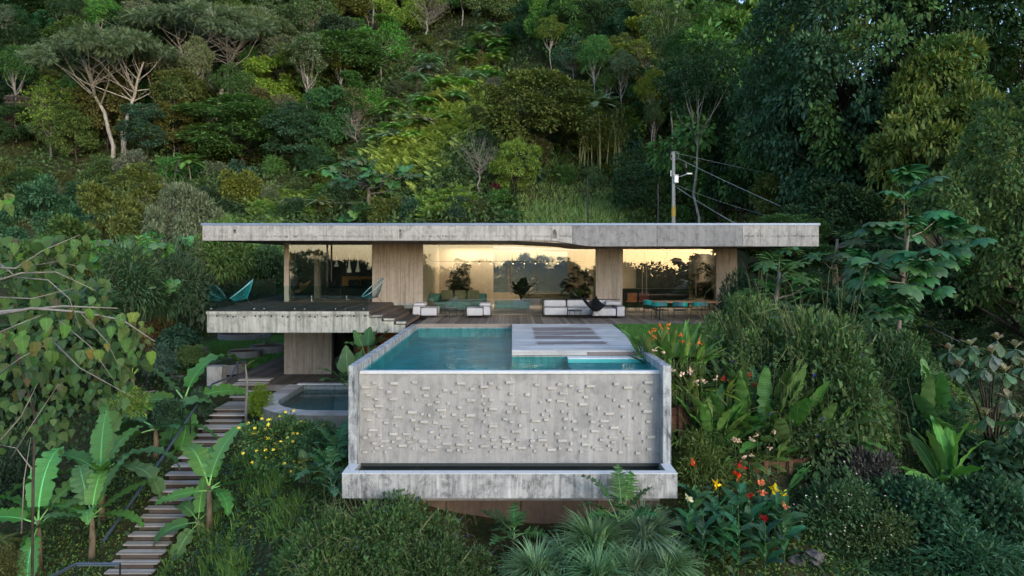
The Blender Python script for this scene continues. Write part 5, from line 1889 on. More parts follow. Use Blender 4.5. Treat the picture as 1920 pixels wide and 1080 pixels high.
# undergrowth leaves over the whole slope
def under(name, n, px0, px1, py0, py1, leaf, tint, seed, d0=36, h=1.2):
    rng = np.random.default_rng(seed)
    px = rng.uniform(px0, px1, n * 3)
    D = 1 / rng.uniform(1 / 190, 1 / d0, n * 3)
    X = (px - CX) / F * D
    Z = terrain(X, D)
    py_ = HY - (Z - CAMZ) / D * F
    m = (py_ > py0) & (py_ < py1) & ~((px > 975) & (px < 1185) & (py_ > 350))
    X, D, Z = X[m][:n], D[m][:n], Z[m][:n]
    P = np.stack([X, D, Z + rng.uniform(.05, h, len(X))], -1)
    g = Geo().add(*cloud(L_RHOMB, P, rdirs(rng, len(P), -.1), UP + rng.normal(size=P.shape) * .45, leaf * (D / 60) ** .6 * rng.uniform(.6, 1.4, len(P))))
    o = stuff(link(name, g.mesh(name, [M['leaf']])))
    o.color = (*tint, 1)


under("hillside_undergrowth", 150000, -80, 2000, -200, 440, .40, (.055, .095, .032), 8)
gsl = np.random.default_rng(9)
# grass of the clearing above the roof
px_ = gsl.uniform(965, 1185, 9000)
D_ = gsl.uniform(46, 66, 9000)
X_ = (px_ - CX) / F * D_
Z_ = terrain(X_, D_)
g = Geo().add(*cloud(L_TRI, np.stack([X_, D_, Z_], -1), UP + gsl.normal(size=(9000, 3)) * .5, gsl.normal(size=(9000, 3)), np.stack([gsl.uniform(.25, .6, 9000), np.full(9000, .35), np.full(9000, .3)], -1)))
o = stuff(link("clearing_grass", g.mesh("clearing_grass", [M['leaf']])))
o.color = (.12, .185, .055, 1)

# bamboo clump
rng = np.random.default_rng(31)
pb = hit(1120, 338)
t = thing("bamboo_clump", "clump of thin pale bamboo canes below the coconut palms", "bamboo", pb, px=1120)
gl_ = Geo()
for i in range(22):
    x0 = rng.uniform(-1.9, 2.2)
    y0 = rng.uniform(-.8, .8)
    h_ = rng.uniform(4.2, 6.4)
    ln = rng.normal() * .5
    MB().tube([(x0, y0, 0), (x0 + ln * .3, y0, h_ * .6), (x0 + ln, y0 + rng.normal() * .2, h_)], [.055, .045, .02], 5).build("cane", M['bamboo'], t)
    c_ = np.array([[x0 + ln * u, y0, h_ * u] for u in (.62, .74, .86, 1.0)])
    gl_.add(*leafy(rng, c_, np.full(4, .5), 26, .42, 1.0, L_LONG, .5))
o = link("foliage", gl_.mesh("bamboo_foliage", [M['leaf']]), t)
o.color = (.09, .12, .03, 1)
# red leaved ti plant on the clearing's left edge
q = hit(928, 378)
t = place(make_bush(77, .9, 1.6, 12, 30, .7, L_LONG), q, 1.5, .55, (.06, .018, .016), "red_leaved_plant", "small dark red leaved plant at the edge of the clearing", "plant", px=928)
t = place(make_bush(78, .9, 1.2, 12, 60, .8, L_LONG), hit(940, 398), .9, .9, (.06, .12, .03), "strap_leaved_plant", "fresh green strap leaved plant just above the roof near the red one", "plant", px=940)
# woods behind the viewer, seen only in the window glass
rng = np.random.default_rng(41)
cs = []
for i in range(150):
    a_ = rng.uniform(-1.25, 1.25)
    d = rng.uniform(70, 115)
    x, y = math.sin(a_) * d, -math.cos(a_) * d
    cs.append((x, y, rng.uniform(-9, -2.6)))
g = Geo().add(*leafy(rng, np.array(cs), rng.uniform(4, 7, 150), 420, 1.1, .7))
o = stuff(link("far_woods", g.mesh("far_woods", [M['leaf']])))
o.color = (.02, .04, .018, 1)
for i, (a_, d, h_, r_, kd) in enumerate(((-.10, 60, 19.0, 6, 'layer'), (.13, 52, 19.6, 6, 'layer'), (-.30, 65, 20, 7, 'round'), (.30, 60, 18.5, 7, 'layer'), (.02, 75, 18.6, 6, 'round'), (-.48, 67, 19, 7, 'round'), (-.40, 72, 18, 6, 'layer'), (-.56, 66, 19.5, 7, 'layer'))):
    x, y = math.sin(a_) * d, -math.cos(a_) * d
    place(random.choice(K[kd]), Vector((x, y, gz(x, y))), h_, r_, (.02, .04, .018), "valley_tree", "dark tree in the valley, mirrored in the window glass", "tree", "trees mirrored in the glass", px=i)

# ------------------------------------------------------------------ garden plants near the house
def gpt(px, py, D):
    """Ground point below pixel column px at distance D."""
    x = (px - CX) / F * D
    return Vector((x, D, gz(x, D)))


def banana(px, foot, ytop, label, leaves, tint, seed, trunk_r=.09, stem_top=None):
    """leaves: (azimuth deg, elevation deg, size) list; foot on the slope at photo row foot, stem top at row ytop."""
    b0 = hit(px, foot, 11.0)
    D = b0.y
    ztop = CAMZ - (ytop - HY) / F * D
    t = thing("banana_plant", label, "banana plant", b0, 0, "banana plants on the left slope", px=px)
    h_ = max(.3, ztop - b0.z)
    rng = random.Random(seed)
    MB().tube([(0, 0, -.2), (.02, 0, h_ * .5), (0, 0, h_)], [trunk_r * 1.25, trunk_r, trunk_r * .6], 8).build("stem", M['bark_banana'], t, smooth=True)
    for i, (az, el, sc) in enumerate(leaves):
        kx = rng.randrange(4)
        me = leaf_mesh(('banana', kx), 1.5, .58, .32, (1.0, 1.5, .5, 1.9)[kx], (.18, .28, .10, .22)[kx], 'paddle', 26, .018, kx, 0, .3)
        leaf_at(t, me, (0, 0, h_ - .05 - .02 * i), R(az), R(el), R(rng.uniform(-25, 25)), wob(tuple(1.3 * c for c in tint), .2, rng), sc * 1.36)
    return t


BT = (.050, .125, .034)
banana(190, 985, 883, "tall banana plant with an upright torn leaf over the left slope", [(80, 78, 1.0), (20, 30, 1.0), (-15, 18, 1.05), (168, 25, 1.05), (200, 8, 1.0), (60, 60, .75), (110, 85, .8), (-60, 45, .6)], (.045, .12, .04), 1)
banana(172, 1056, 962, "banana plant with a pale peeling stem beside the lower stair", [(140, 50, .8), (60, 62, .75), (100, 70, .7), (25, 35, .75), (-10, 12, .7), (195, 5, .8), (175, 22, .85), (-70, 45, .6), (250, 30, .6)], BT, 2, .08)
banana(72, 1078, 975, "banana plant at the lower left corner with one leaf hanging down", [(95, 80, .95), (50, 48, .85), (160, 30, .95), (185, 15, .85), (-80, -55, .75), (10, 35, .7)], (.055, .14, .045), 3, .08)
banana(392, 1008, 910, "banana plant with wide leaves overhanging the upper stair treads", [(140, 48, .85), (62, 68, .85), (100, 55, .7), (25, 22, .75), (-5, 15, .8), (190, -5, .6), (-40, 10, .6)], (.055, .14, .038), 4, .09)
banana(372, 1004, 972, "small low banana sucker at the edge of the stair", [(90, 75, .5), (40, 30, .6), (150, 30, .55), (200, -5, .6), (250, -30, .6), (-30, -20, .55)], BT, 5, .05)
banana(292, 862, 800, "banana plant with a leaning stem left of the handrail", [(175, 20, 1.05), (200, -20, 1.0), (30, 45, .95), (0, 10, .9), (150, 5, .9), (-40, 20, .7)], (.042, .115, .04), 6)
banana(345, 815, 748, "banana plant with two crossing tall stalks below the concrete block", [(168, 40, 1.1), (205, -10, 1.1), (60, 60, 1.2), (20, 15, 1.0), (-60, -35, 1.0), (-100, -50, .9), (185, 10, 1.0)], (.045, .12, .036), 7)
banana(248, 745, 700, "yellow green young banana plant behind the hanging heart leaves", [(100, 70, .7), (150, 30, .8), (30, 45, .8), (60, 30, .8), (200, 5, .7)], (.09, .16, .035), 8)
# pale leaves of a traveller's plant behind the raised deck
t = thing("travellers_plant", "upright plant with three tall pale green leaves behind the raised deck chair", "plant", gpt(470, 0, 46.5) + Vector((0, 0, 2.0)), px=470)
for az, el, sc in ((160, 62, 1.35), (30, 42, 1.05), (175, 8, 1.1), (60, 70, .9)):
    leaf_at(t, leaf_mesh(('trav', 0), 1.8, .5, .4, .5, .2, 'paddle', 14, .02, 2), (0, 0, 1.2), R(az), R(el), R(20), (.085, .19, .06), sc * 1.55)
MB().tube([(0, 0, -1.2), (0, 0, 1.2)], [.14, .1], 7).build("stem", M['bark_banana'], t)

# big heart-leaved tree hanging in from the left
t = thing("heart_leaved_tree", "heart leaved tree with bare pale branches reaching in from the left edge", "tree", gpt(55, 0, 10.5), px=40)
B0 = t.location.copy()
def lb(pts, r0, nm="branch", m='twig'):
    P_ = [at(*p) - B0 for p in pts]
    n = len(P_)
    return MB().tube(P_, [r0 * (1 - .8 * i / (n - 1)) for i in range(n)], 6).build(nm, M[m], t, smooth=True)
MB().tube([(0, 0, -.4), at(62, 900, 10.5) - B0, at(66, 780, 10.3) - B0, at(30, 660, 10) - B0, at(-90, 560, 10) - B0], [.022, .02, .02, .024, .026], 8).build("trunk", M['bark_dark'], t, smooth=True)
for pts, r0 in (([(-60, 590, 9.5), (30, 582, 9.3), (120, 574, 9.2), (220, 578, 9)], .028), ([(-60, 600, 9.4), (60, 578, 9.2), (150, 585, 9), (230, 600, 8.9), (290, 640, 8.8)], .024), ([(-50, 540, 9.6), (40, 512, 9.5), (105, 510, 9.4), (180, 545, 9.3)], .018),
                ([(-40, 500, 9.6), (30, 503, 9.5), (80, 470, 9.5), (150, 440, 9.4)], .016), ([(0, 495, 9.7), (32, 520, 9.6)], .02), ([(32, 520, 9.6), (90, 525, 9.5), (130, 560, 9.4), (152, 620, 9.2)], .012), ([(-40, 555, 9.5), (60, 560, 9.3), (140, 540, 9.3)], .012),
                ([(-40, 640, 9.0), (30, 610, 9), (80, 590, 9)], .014), ([(0, 700, 9.5), (40, 670, 9.4), (100, 640, 9.3)], .014), ([(100, 640, 9.3), (150, 690, 9), (250, 745, 8.8)], .012), ([(-20, 850, 9.8), (40, 780, 9.8), (70, 720, 9.7)], .014), ([(110, 600, 9.3), (170, 650, 9.1), (215, 715, 9.0)], .009),
                ([(50, 500, 9.5), (110, 490, 9.4), (165, 505, 9.3)], .008), ([(150, 585, 9), (200, 640, 9), (225, 690, 8.9)], .008), ([(60, 880, 9.8), (30, 840, 9.8), (-20, 830, 9.8)], .01), ([(40, 1000, 9.9), (45, 900, 9.8), (58, 820, 9.8)], .012), ([(20, 860, 9.6), (70, 780, 9.5), (110, 720, 9.4)], .009)):
    lb(pts, r0)
rh = random.Random(3)
HM = [leaf_mesh(('heart', i), 1.0, .78, .10, (.5, .9, .3)[i], (.10, .22, .05)[i], 'heart', 9, .010, i) for i in range(3)]
def hang(n, x0, x1, y0, y1, d0, d1, size, tint, el=(-95, -45)):
    for _ in range(n):
        p_ = at(rh.uniform(x0, x1), rh.uniform(y0, y1), rh.uniform(d0, d1)) - B0
        leaf_at(t, HM[rh.randrange(3)], p_, rh.uniform(-3.3, .2), R(rh.uniform(*el)), R(rh.uniform(-35, 35)), wob(tuple(.8 * c for c in tint), .4, rh), size * rh.uniform(.5, 1.02))
hang(34, -20, 165, 445, 500, 9.2, 10.4, .20, (.075, .120, .034))
hang(8, -10, 20, 360, 385, 9.3, 9.9, .19, (.10, .15, .035))
hang(46, 70, 285, 575, 660, 8.7, 9.8, .205, (.105, .15, .038))
hang(16, -20, 100, 615, 650, 7.6, 8.4, .21, (.08, .145, .04))
hang(52, -20, 250, 660, 760, 9.4, 10.6, .19, (.055, .105, .034))
hang(30, -20, 200, 520, 590, 9.8, 10.8, .19, (.06, .115, .035))
hang(24, -20, 150, 740, 810, 9.8, 11.2, .19, (.042, .082, .028))
hang(12, 150, 245, 660, 730, 9.0, 9.6, .13, (.050, .10, .034))

HV, HT = [], []
hg = Geo()
rg = np.random.default_rng(19)
for n, x0, x1, y0, y1, d0, d1 in ((90, -40, 170, 440, 520, 9.5, 11), (110, -40, 280, 575, 680, 9.3, 10.6), (170, -40, 250, 660, 780, 9.8, 11.6), (60, -40, 210, 520, 590, 10, 11.3), (50, -40, 120, 780, 850, 10, 11.6)):
    Pq = np.array([tuple(at(rg.uniform(x0, x1), rg.uniform(y0, y1), rg.uniform(d0, d1)) - B0) for _ in range(n)])
    ax = np.stack([rg.normal(size=n) * .45, rg.normal(size=n) * .45 - .15, np.full(n, -1.0)], -1)
    hg.add(*cloud((np.array([(0, 0, 0), (.12, .36, .02), (.45, .38, .05), (1, 0, -.08), (.45, -.38, .05), (.12, -.36, .02), (.4, 0, 0)]), L_OVAL[1]), Pq, ax, np.stack([rg.normal(size=n) * .5, np.full(n, -1.0), np.full(n, .5)], -1), .18 * rg.uniform(.5, 1.2, n)))
o = stuff(link("small_leaves", hg.mesh("small_leaves", [M['leaf']]), t))
o.color = (.046, .092, .028, 1)


def lobed_tree(label, px, foot, box, n, size, tint, meshes, trunk_px, name="balsa_tree", el=(-75, -10), sub=0):
    """Tree whose big leaves are set one by one round the ends of its boughs."""
    f0 = hit(trunk_px, foot, 14.0)
    D = f0.y
    t = thing(name, label, "tree", f0, px=px)
    b0 = t.location.copy()
    x0, x1, y0, y1 = box
    top = at((x0 + x1) / 2, y0 + (y1 - y0) * .35, D) - b0
    MB().tube([(0, 0, -.3), (top.x * .4, 0, top.z * .5), tuple(top)], [.004 * D, .003 * D, .0018 * D], 7).build("trunk", M['bark'], t, smooth=True)
    rr_ = random.Random(int(px))
    nb = max(6, n // 6)
    ends = []
    for i in range(nb):
        a_ = rr_.uniform(0, 6.28)
        q = math.sqrt(rr_.uniform(.05, 1))
        ex, ey = (x0 + x1) / 2 + math.cos(a_) * q * (x1 - x0) / 2, (y0 + y1) / 2 + math.sin(a_) * q * (y1 - y0) / 2
        e = at(ex, ey, D + rr_.uniform(-.5, .5) * (x1 - x0) / F * D) - b0
        ends.append(e)
        s = Vector((top.x * .7, 0, min(top.z * .9, max(top.z * .35, e.z - .4))))
        MB().tube([s, s.lerp(e, .5) + Vector((0, 0, -.1)), e], [.0016 * D, .001 * D, .0005 * D], 5).build("branch", M['bark'], t)
    for i in range(n):
        e = ends[i % nb]
        sp = size * .62
        p_ = e + Vector((rr_.uniform(-sp, sp), rr_.uniform(-sp, sp), rr_.uniform(-sp * .7, sp * .7)))
        leaf_at(t, meshes[rr_.randrange(len(meshes))], p_, rr_.uniform(0, 6.28), R(rr_.uniform(*el)), R(rr_.uniform(-30, 30)), wob(tint, .25, rr_), size * rr_.uniform(.7, 1.2))
    return t


PAL5 = [palmate_mesh(('balsa', i), 5, .75, .48, .8, i, 4.4) for i in range(2)]
lobed_tree("broad leaved balsa tree with angular lobed leaves behind the heart leaved branches", 275, 690, (175, 385, 438, 545), 170, .56, (.062, .15, .05), PAL5, 265)
lobed_tree("broad leaved blue green balsa tree standing directly behind the bedroom roof", 690, 422, (600, 785, 285, 430), 240, .8, (.050, .120, .050), PAL5, 690)
CEC = [palmate_mesh(('cec', i), 9, .62, .26, 1.25, 10 + i) for i in range(2)]
lobed_tree("cecropia tree with drooping umbrella leaves above the blue flowered bush", 1700, 668, (1585, 1825, 345, 575), 110, .85, (.042, .118, .050), CEC, 1680, "cecropia_tree", (-20, 35))
PAP = [palmate_mesh(('pap', i), 7, .8, .26, .6, 20 + i, 5.2, True) for i in range(2)]
lobed_tree("papaya like plant with deeply cut bright leaves beside the kitchen end wall", 1455, 612, (1395, 1530, 470, 585), 34, .95, (.055, .15, .05), PAP, 1450, "papaya_plant", (-25, 30))
lobed_tree("pale leaved cut leaf shrub right of the papaya like plant", 1560, 590, (1520, 1620, 420, 500), 28, .7, (.06, .12, .055), PAP, 1560, "papaya_plant", (-25, 30))
OBO = [leaf_mesh(('obo', i), 1.0, .46, .06, .7, .16, 'obovate', 8, .012, i) for i in range(2)]
t = thing("rosette_tree", "small tree with leathery grey green leaf rosettes at the right edge", "tree", hit(1862, 870, 13.0), px=1862)
b0 = t.location.copy()
rr_ = random.Random(8)
for ex, ey, D in [(1820, 650, 15.8), (1870, 640, 16), (1905, 655, 16.2), (1845, 690, 15.6), (1800, 690, 15.7), (1885, 700, 15.9), (1920, 690, 16), (1890, 750, 16), (1850, 780, 16.2), (1910, 790, 16.1), (1780, 660, 16), (1935, 740, 16), (1830, 665, 16.4), (1860, 665, 15.4)]:
    e = at(ex, ey, D) - b0
    MB().tube([(0, 0, -.2), (e.x * .35, e.y * .3, e.z * .5), tuple(e)], [.03, .022, .012], 6).build("branch", M['bark_dark'], t, smooth=True)
    for k_ in range(13):
        young = k_ >= 8
        leaf_at(t, OBO[k_ % 2], e + Vector((0, 0, .03 * young)), k_ * 2.4 + rr_.uniform(-.2, .2), R(rr_.uniform(30, 70) if young else rr_.uniform(-62, -8)), 0, wob((.21, .19, .12) if young else (.085, .145, .09), .2, rr_), (.24 if young else .36) * rr_.uniform(.8, 1.15))

# heliconia, ginger, canna
HEL = [leaf_mesh(("hel", i), 1.15, .32, .25, (.35, .7, .2)[i], .25, "paddle", 16, .011, i, .0, .15) for i in range(3)]


def clump(name, label, cat, px, py, D, spec, meshes, tint, seed, spread=.5, group=None, vary=.2):
    """spec: (count, (elev lo, hi), (size lo, hi))."""
    g_ = at(px, py, D)
    q_ = hit(px, py, 11.0)
    if q_ is not None and q_.y < D:
        g_ = q_
    t = thing(name, label, cat, g_, 0, group, px=px)
    rr_ = random.Random(seed)
    b = MB()
    for n, el, sz in spec:
        for i in range(int(n * 1.5)):
            a_ = rr_.uniform(0, 6.28)
            q = spread * math.sqrt(rr_.uniform(0, 1))
            p_ = Vector((q * math.cos(a_) * 1.4, q * math.sin(a_) * .8, 0))
            hh = rr_.uniform(.0, .38) * sz[1]
            b.tube([p_ - Vector((0, 0, .12)), p_ + Vector((0, 0, hh))], .012, 5)
            leaf_at(t, meshes[rr_.randrange(len(meshes))], p_ + Vector((0, 0, hh)), a_ + rr_.uniform(-.8, .8), R(rr_.uniform(*el)), R(rr_.uniform(-40, 40)), wob(tuple(1.35 * c for c in tint), vary, rr_), rr_.uniform(*sz) * 1.12)
    stuff(b.build("stems", M['green_stem'], t))
    return t


clump("heliconia_clump", "tall heliconia clump with upright paddle leaves right of the pool", "plant", 1450, 845, 17.3, [(16, (62, 88), (.95, 1.35)), (22, (30, 62), (.8, 1.15)), (12, (5, 30), (.7, 1.0))], HEL, (.045, .105, .030), 1, .6)
clump("heliconia_clump", "lower heliconia clump spilling right over the dark boards", "plant", 1535, 850, 17.8, [(12, (35, 70), (.7, 1.0)), (14, (0, 35), (.6, .9))], HEL, (.05, .115, .032), 2, .5)
clump("heliconia_clump", "short upright heliconia shoots between ginger and tall heliconia", "plant", 1352, 835, 17.0, [(18, (60, 88), (.6, .85)), (10, (25, 55), (.5, .7))], HEL, (.055, .13, .034), 3, .45)
clump("young_banana", "single pale young banana with upright leaves on the right slope", "plant", 1775, 938, 17.2, [(6, (60, 86), (.85, 1.15)), (4, (20, 40), (.8, 1.0))], [leaf_mesh(('yb', i), 1.1, .32, .25, (.3, .6)[i], .2, 'paddle', 12, .014, i) for i in range(2)], (.065, .15, .04), 4, .12)
clump("young_banana", "narrow leaved shoots behind the pale young banana", "plant", 1755, 842, 20.0, [(5, (50, 80), (1.0, 1.3)), (5, (15, 45), (1.0, 1.2))], HEL, (.045, .12, .045), 5, .3)
clump("overhanging_shoot", "pale drooping ginger shoot hanging over the dark retaining boards", "plant", 1525, 885, 16.6, [(9, (-40, 5), (.5, .75))], HEL, (.06, .125, .05), 6, .15)
clump("ginger_clump", "orange flowered canna clump at the corner of the upper lawn", "plant", 1262, 690, 18.0, [(34, (55, 88), (.6, .95)), (26, (20, 55), (.5, .75))], [leaf_mesh(('gin', i), 1.0, .15, .1, (.4, .9)[i], .3, 'lance', 8, .006, i) for i in range(2)], (.055, .115, .028), 7, .62)
clump("ginger_clump", "shell ginger clump with pale pink buds beside the pool wall", "plant", 1305, 745, 17.5, [(30, (20, 70), (.4, .7)), (34, (-10, 30), (.4, .65))], [leaf_mesh(('gin', i), 1, .15, .1, .4, .3, 'lance', 8, .006, i) for i in range(2)], (.075, .115, .026), 8, .8)
clump("ginger_clump", "red torch ginger clump behind the heliconia shoots", "plant", 1385, 735, 18.2, [(26, (25, 75), (.45, .8)), (20, (0, 30), (.4, .65))], [leaf_mesh(('gin', i), 1, .15, .1, .4, .3, 'lance', 8, .006, i) for i in range(2)], (.05, .10, .026), 9, .6)
clump("ginger_clump", "pink budded ginger clump on top of the red brown board wall", "plant", 1405, 868, 16.7, [(36, (15, 65), (.35, .6)), (34, (-15, 25), (.35, .55))], [leaf_mesh(('gin', i), 1, .15, .1, .4, .3, 'lance', 8, .006, i) for i in range(2)], (.06, .115, .03), 10, .75)
clump("strap_leaved_plant", "grassy dark leaved plant under the ginger beside the pool wall", "plant", 1300, 820, 16.9, [(40, (20, 75), (.35, .6)), (30, (-10, 30), (.3, .5))], [leaf_mesh(('strap', i), 1, .07, .02, (.9, 1.4)[i], .3, 'lance', 8, .005, i) for i in range(2)], (.045, .085, .022), 11, .7)


def bloom(parent, loc, size, col, rr_, n=7, name="flower"):
    """A loose flower head: a few bent petals round a point."""
    g = Geo()
    rg = np.random.default_rng(rr_.randrange(9999))
    P = np.zeros((n, 3)) + rg.normal(size=(n, 3)) * size * .22
    g.add(*cloud(L_OVAL, P, rdirs(rg, n, .5), rdirs(rg, n, .2), np.full(n, size) * rg.uniform(.7, 1.2, n)))
    o = link(name, g.mesh("flower", [M['flower']]), parent, loc)
    o.color = (*col, 1)
    return o


rr_ = random.Random(14)
flw = [o_ for o_ in scene.objects if o_.name.startswith("ginger_clump") and o_.parent is None]
def pxbloom(parent, pts, D, size, col, stem=True):
    for px_, py_ in pts:
        p_ = at(px_, py_, D) - Vector(parent.location)
        bloom(parent, p_, size, col, rr_)
        if stem:
            MB().tube([p_ - Vector((0, 0, size * .4)), p_ - Vector((rr_.uniform(-.05, .05), -.05, .4))], .006, 4).build("flower_stem", M['green_stem'], parent)
pxbloom(flw[0], [(1240, 612), (1251, 612), (1249, 620), (1226, 618), (1221, 622), (1277, 629), (1229, 632), (1241, 635), (1221, 638), (1293, 644), (1312, 643), (1278, 643)], 17.6, .10, (.75, .17, .05))
pxbloom(flw[1], [(1227, 658), (1245, 662), (1296, 693), (1306, 718), (1278, 704), (1261, 695), (1294, 700), (1343, 712), (1319, 715)], 17.0, .09, (.72, .50, .42))
pxbloom(flw[2], [(1359, 709), (1405, 706), (1416, 724), (1306, 747)], 17.4, .11, (.45, .03, .035))
pxbloom(flw[3], [(1386, 829), (1420, 818), (1409, 825), (1378, 826), (1452, 812), (1443, 838), (1396, 859), (1411, 857)], 16.2, .09, (.75, .52, .42))

CAN = [leaf_mesh(('canna', i), .40, .17, .04, (.5, 1.0)[i], .35, 'oval', 8, .005, i) for i in range(2)]
cann = [(1292, 1055, 14.6, 935, (.80, .72, .50)), (1346, 1050, 14.9, 910, (.90, .55, .03)), (1303, 1045, 15.0, 872, (.65, .03, .03)), (1385, 1045, 15.1, 877, (.62, .02, .03)), (1424, 1050, 14.8, 908, (.70, .16, .10)),
        (1452, 1040, 14.9, 918, (.92, .60, .03)), (1467, 1045, 14.9, 930, (.90, .50, .04)), (1434, 1065, 14.3, 975, (.30, .015, .05)), (1384, 1070, 14.3, 950, None), (1356, 1065, 14.4, 960, None), (1318, 1070, 14.4, 965, None), (1405, 1050, 14.6, 940, None),
        (1470, 1060, 14.5, 950, (.72, .25, .14)), (1335, 1040, 15.0, 930, None), (1400, 1035, 15.2, 930, (.62, .02, .04)), (1440, 1035, 15.2, 930, None), (1372, 1050, 14.8, 930, None)]
CL = ["cream flowered canna nearest the pool trough", "yellow flowered canna in front of the red ones", "small red flowered canna rising beside the pool trough", "tall canna with the largest red flower heads", "salmon red flowered canna in the middle of the bed",
      "bright yellow flowered canna right of the salmon one", "yellow orange half open canna right of the bright yellow one", "canna with a dark crimson spent flower spike", "flowerless canna with broad leaves at the front of the bed", "flowerless canna left of the broad leaved one",
      "low flowerless canna under the cream one", "flowerless canna below the salmon flowers", "orange flowered canna at the right end of the bed", "flowerless canna behind the yellow one", "low red flowered canna deep in the bed", "flowerless canna under the bright yellow flower", "slim flowerless canna in the middle of the bed"]
for (px_, py_, D, yt, col), lab in zip(cann, CL):
    b_ = gpt(px_, 0, D)
    t = thing("canna_plant", lab, "flower", b_, 0, "cannas in the bed below the board wall", px=px_)
    top_ = at(px_, yt, D) - b_
    MB().tube([(0, 0, -.1), tuple(top_ * .5 + Vector((.02, 0, 0))), tuple(top_)], [.014, .012, .006], 6).build("stem", M['green_stem'], t)
    nl = rr_.randint(10, 13)
    for i in range(nl):
        f_ = .12 + .62 * i / nl
        leaf_at(t, CAN[i % 2], top_ * f_, i * 2.5 + rr_.uniform(-.4, .4), R(rr_.uniform(25, 65)), R(rr_.uniform(-20, 20)), wob((.042, .115, .062), .25, rr_), rr_.uniform(.95, 1.45))
    if col:
        for k_ in range(2 if lab.startswith(("tall", "salmon")) else 1):
            bloom(t, top_ + Vector((rr_.uniform(-.04, .04), -.02, .02 - .2 * k_)), .11, col, rr_, 9)
    else:
        bloom(t, top_, .04, (.10, .14, .06), rr_, 6, "seed_head")

# cut-leaved aroids
MON = [leaf_mesh(('mon', i), .44, .42, .30, (.7, 1.1)[i], .1, 'split', 14, .007, i) for i in range(2)]
SEL = [leaf_mesh(('sel', i), .58, .62, .40, (.6, 1.0)[i], .12, 'deep', 20, .010, i) for i in range(2)]
ALO = [leaf_mesh(('alo', i), .85, .68, .5, (.5, .9)[i], .15, 'heart', 10, .014, i) for i in range(2)]


def aroid(name, label, cat, px, py, D, leaves, meshes, tint, seed, sz):
    t = thing(name, label, cat, at(px, py, D), px=px)
    rr_ = random.Random(seed)
    for az, el in leaves:
        leaf_at(t, meshes[rr_.randrange(2)], (rr_.uniform(-.1, .1), rr_.uniform(-.1, .1), 0), R(az), R(el), R(rr_.uniform(-20, 20)), wob(tint, .18, rr_), sz * rr_.uniform(.8, 1.15))
    MB().tube([(0, 0, -.3), (0, 0, .05)], [.04, .03], 6).build("stem", M['bark_dark'], t)
    return t


fan = lambda n, s: [(s + 360 * i / n, 35 + 25 * ((i * 7) % 3 - 1)) for i in range(n)]
aroid("monstera", "upper monstera with slit leaves against the left pool wall", "plant", 632, 850, 16.4, fan(11, 5), MON, (.030, .085, .046), 1, 1.1)
aroid("monstera", "middle monstera with pale slit leaves left of the trough corner", "plant", 612, 885, 15.8, fan(10, 15), MON, (.034, .095, .046), 2, 1.0)
aroid("monstera", "lower monstera with hanging slit leaves left of the trough corner", "plant", 628, 915, 15.3, fan(9, 40), MON, (.030, .088, .050), 3, .9)
aroid("monstera", "small yellowish monstera at the edge of the yellow flowered bush", "plant", 570, 880, 16.4, fan(7, 25), MON, (.055, .105, .040), 4, .7)
aroid("philodendron", "tall cut leaved philodendron overlapping the pool trough", "plant", 1165, 975, 14.2, [(60, 62), (100, 75), (20, 48), (150, 55), (180, 30), (-10, 25), (215, 20), (-45, 30), (80, 45), (250, 40)], SEL, (.040, .105, .030), 5, 1.15)
aroid("philodendron", "cut leaved philodendron in front of the red stained base wall", "plant", 962, 1008, 14.6, fan(10, 20), SEL, (.038, .090, .034), 6, .85)
aroid("philodendron", "fresh green philodendron between the grass tufts and the cannas", "plant", 1240, 1010, 14.4, fan(9, 10), SEL, (.055, .125, .036), 7, .75)
aroid("elephant_ear", "large elephant ear plant between plunge pool and pool wall", "plant", 655, 725, 23.0, [(95, 70), (150, 55), (200, 35), (60, 70), (30, 50), (240, 20), (-60, 25), (120, 80), (75, 55)], ALO, (.040, .090, .030), 8, .95)
aroid("elephant_ear", "cream edged elephant ear rising above the left pool wall", "plant", 690, 668, 24.5, [(60, 70), (100, 80), (150, 60), (30, 55), (200, 40), (-20, 45)], ALO, (.032, .080, .034), 9, .8)

# blue-green grass tufts
def tuft(seed, n, L):
    rng = np.random.default_rng(seed)
    az = rng.uniform(0, 6.28, n)
    el = rng.uniform(.55, 1.5, n)
    V, T = [], []
    P0 = np.stack([np.cos(az), np.sin(az), np.zeros(n)], -1) * rng.uniform(0, .16, (n, 1))
    hd = np.stack([np.cos(az), np.sin(az), np.zeros(n)], -1)
    sd = np.stack([-np.sin(az), np.cos(az), np.zeros(n)], -1)
    ln = L * rng.uniform(.6, 1.15, n)
    p = P0.copy()
    rows = []
    ns = 5
    for i in range(ns + 1):
        w = .017 * (1 - (i / ns) ** 2) + .002
        rows.append((p - sd * w, p + sd * w))
        e = el - (1.9 * (i / ns) ** 1.2) * (1.35 - el * .5)
        p = p + (hd * np.cos(e)[:, None] + UP * np.sin(e)[:, None]) * (ln / ns)[:, None]
    m = len(rows) * 2
    V = np.stack([x for r_ in rows for x in r_], 1).reshape(-1, 3)
    tq_ = np.array([t_ for i in range(ns) for t_ in ((2 * i, 2 * i + 1, 2 * i + 3), (2 * i, 2 * i + 3, 2 * i + 2))])
    T = (tq_[None] + (np.arange(n) * m)[:, None, None]).reshape(-1, 3)
    return npmesh("grass_blades", V, T, [M['leaf']])


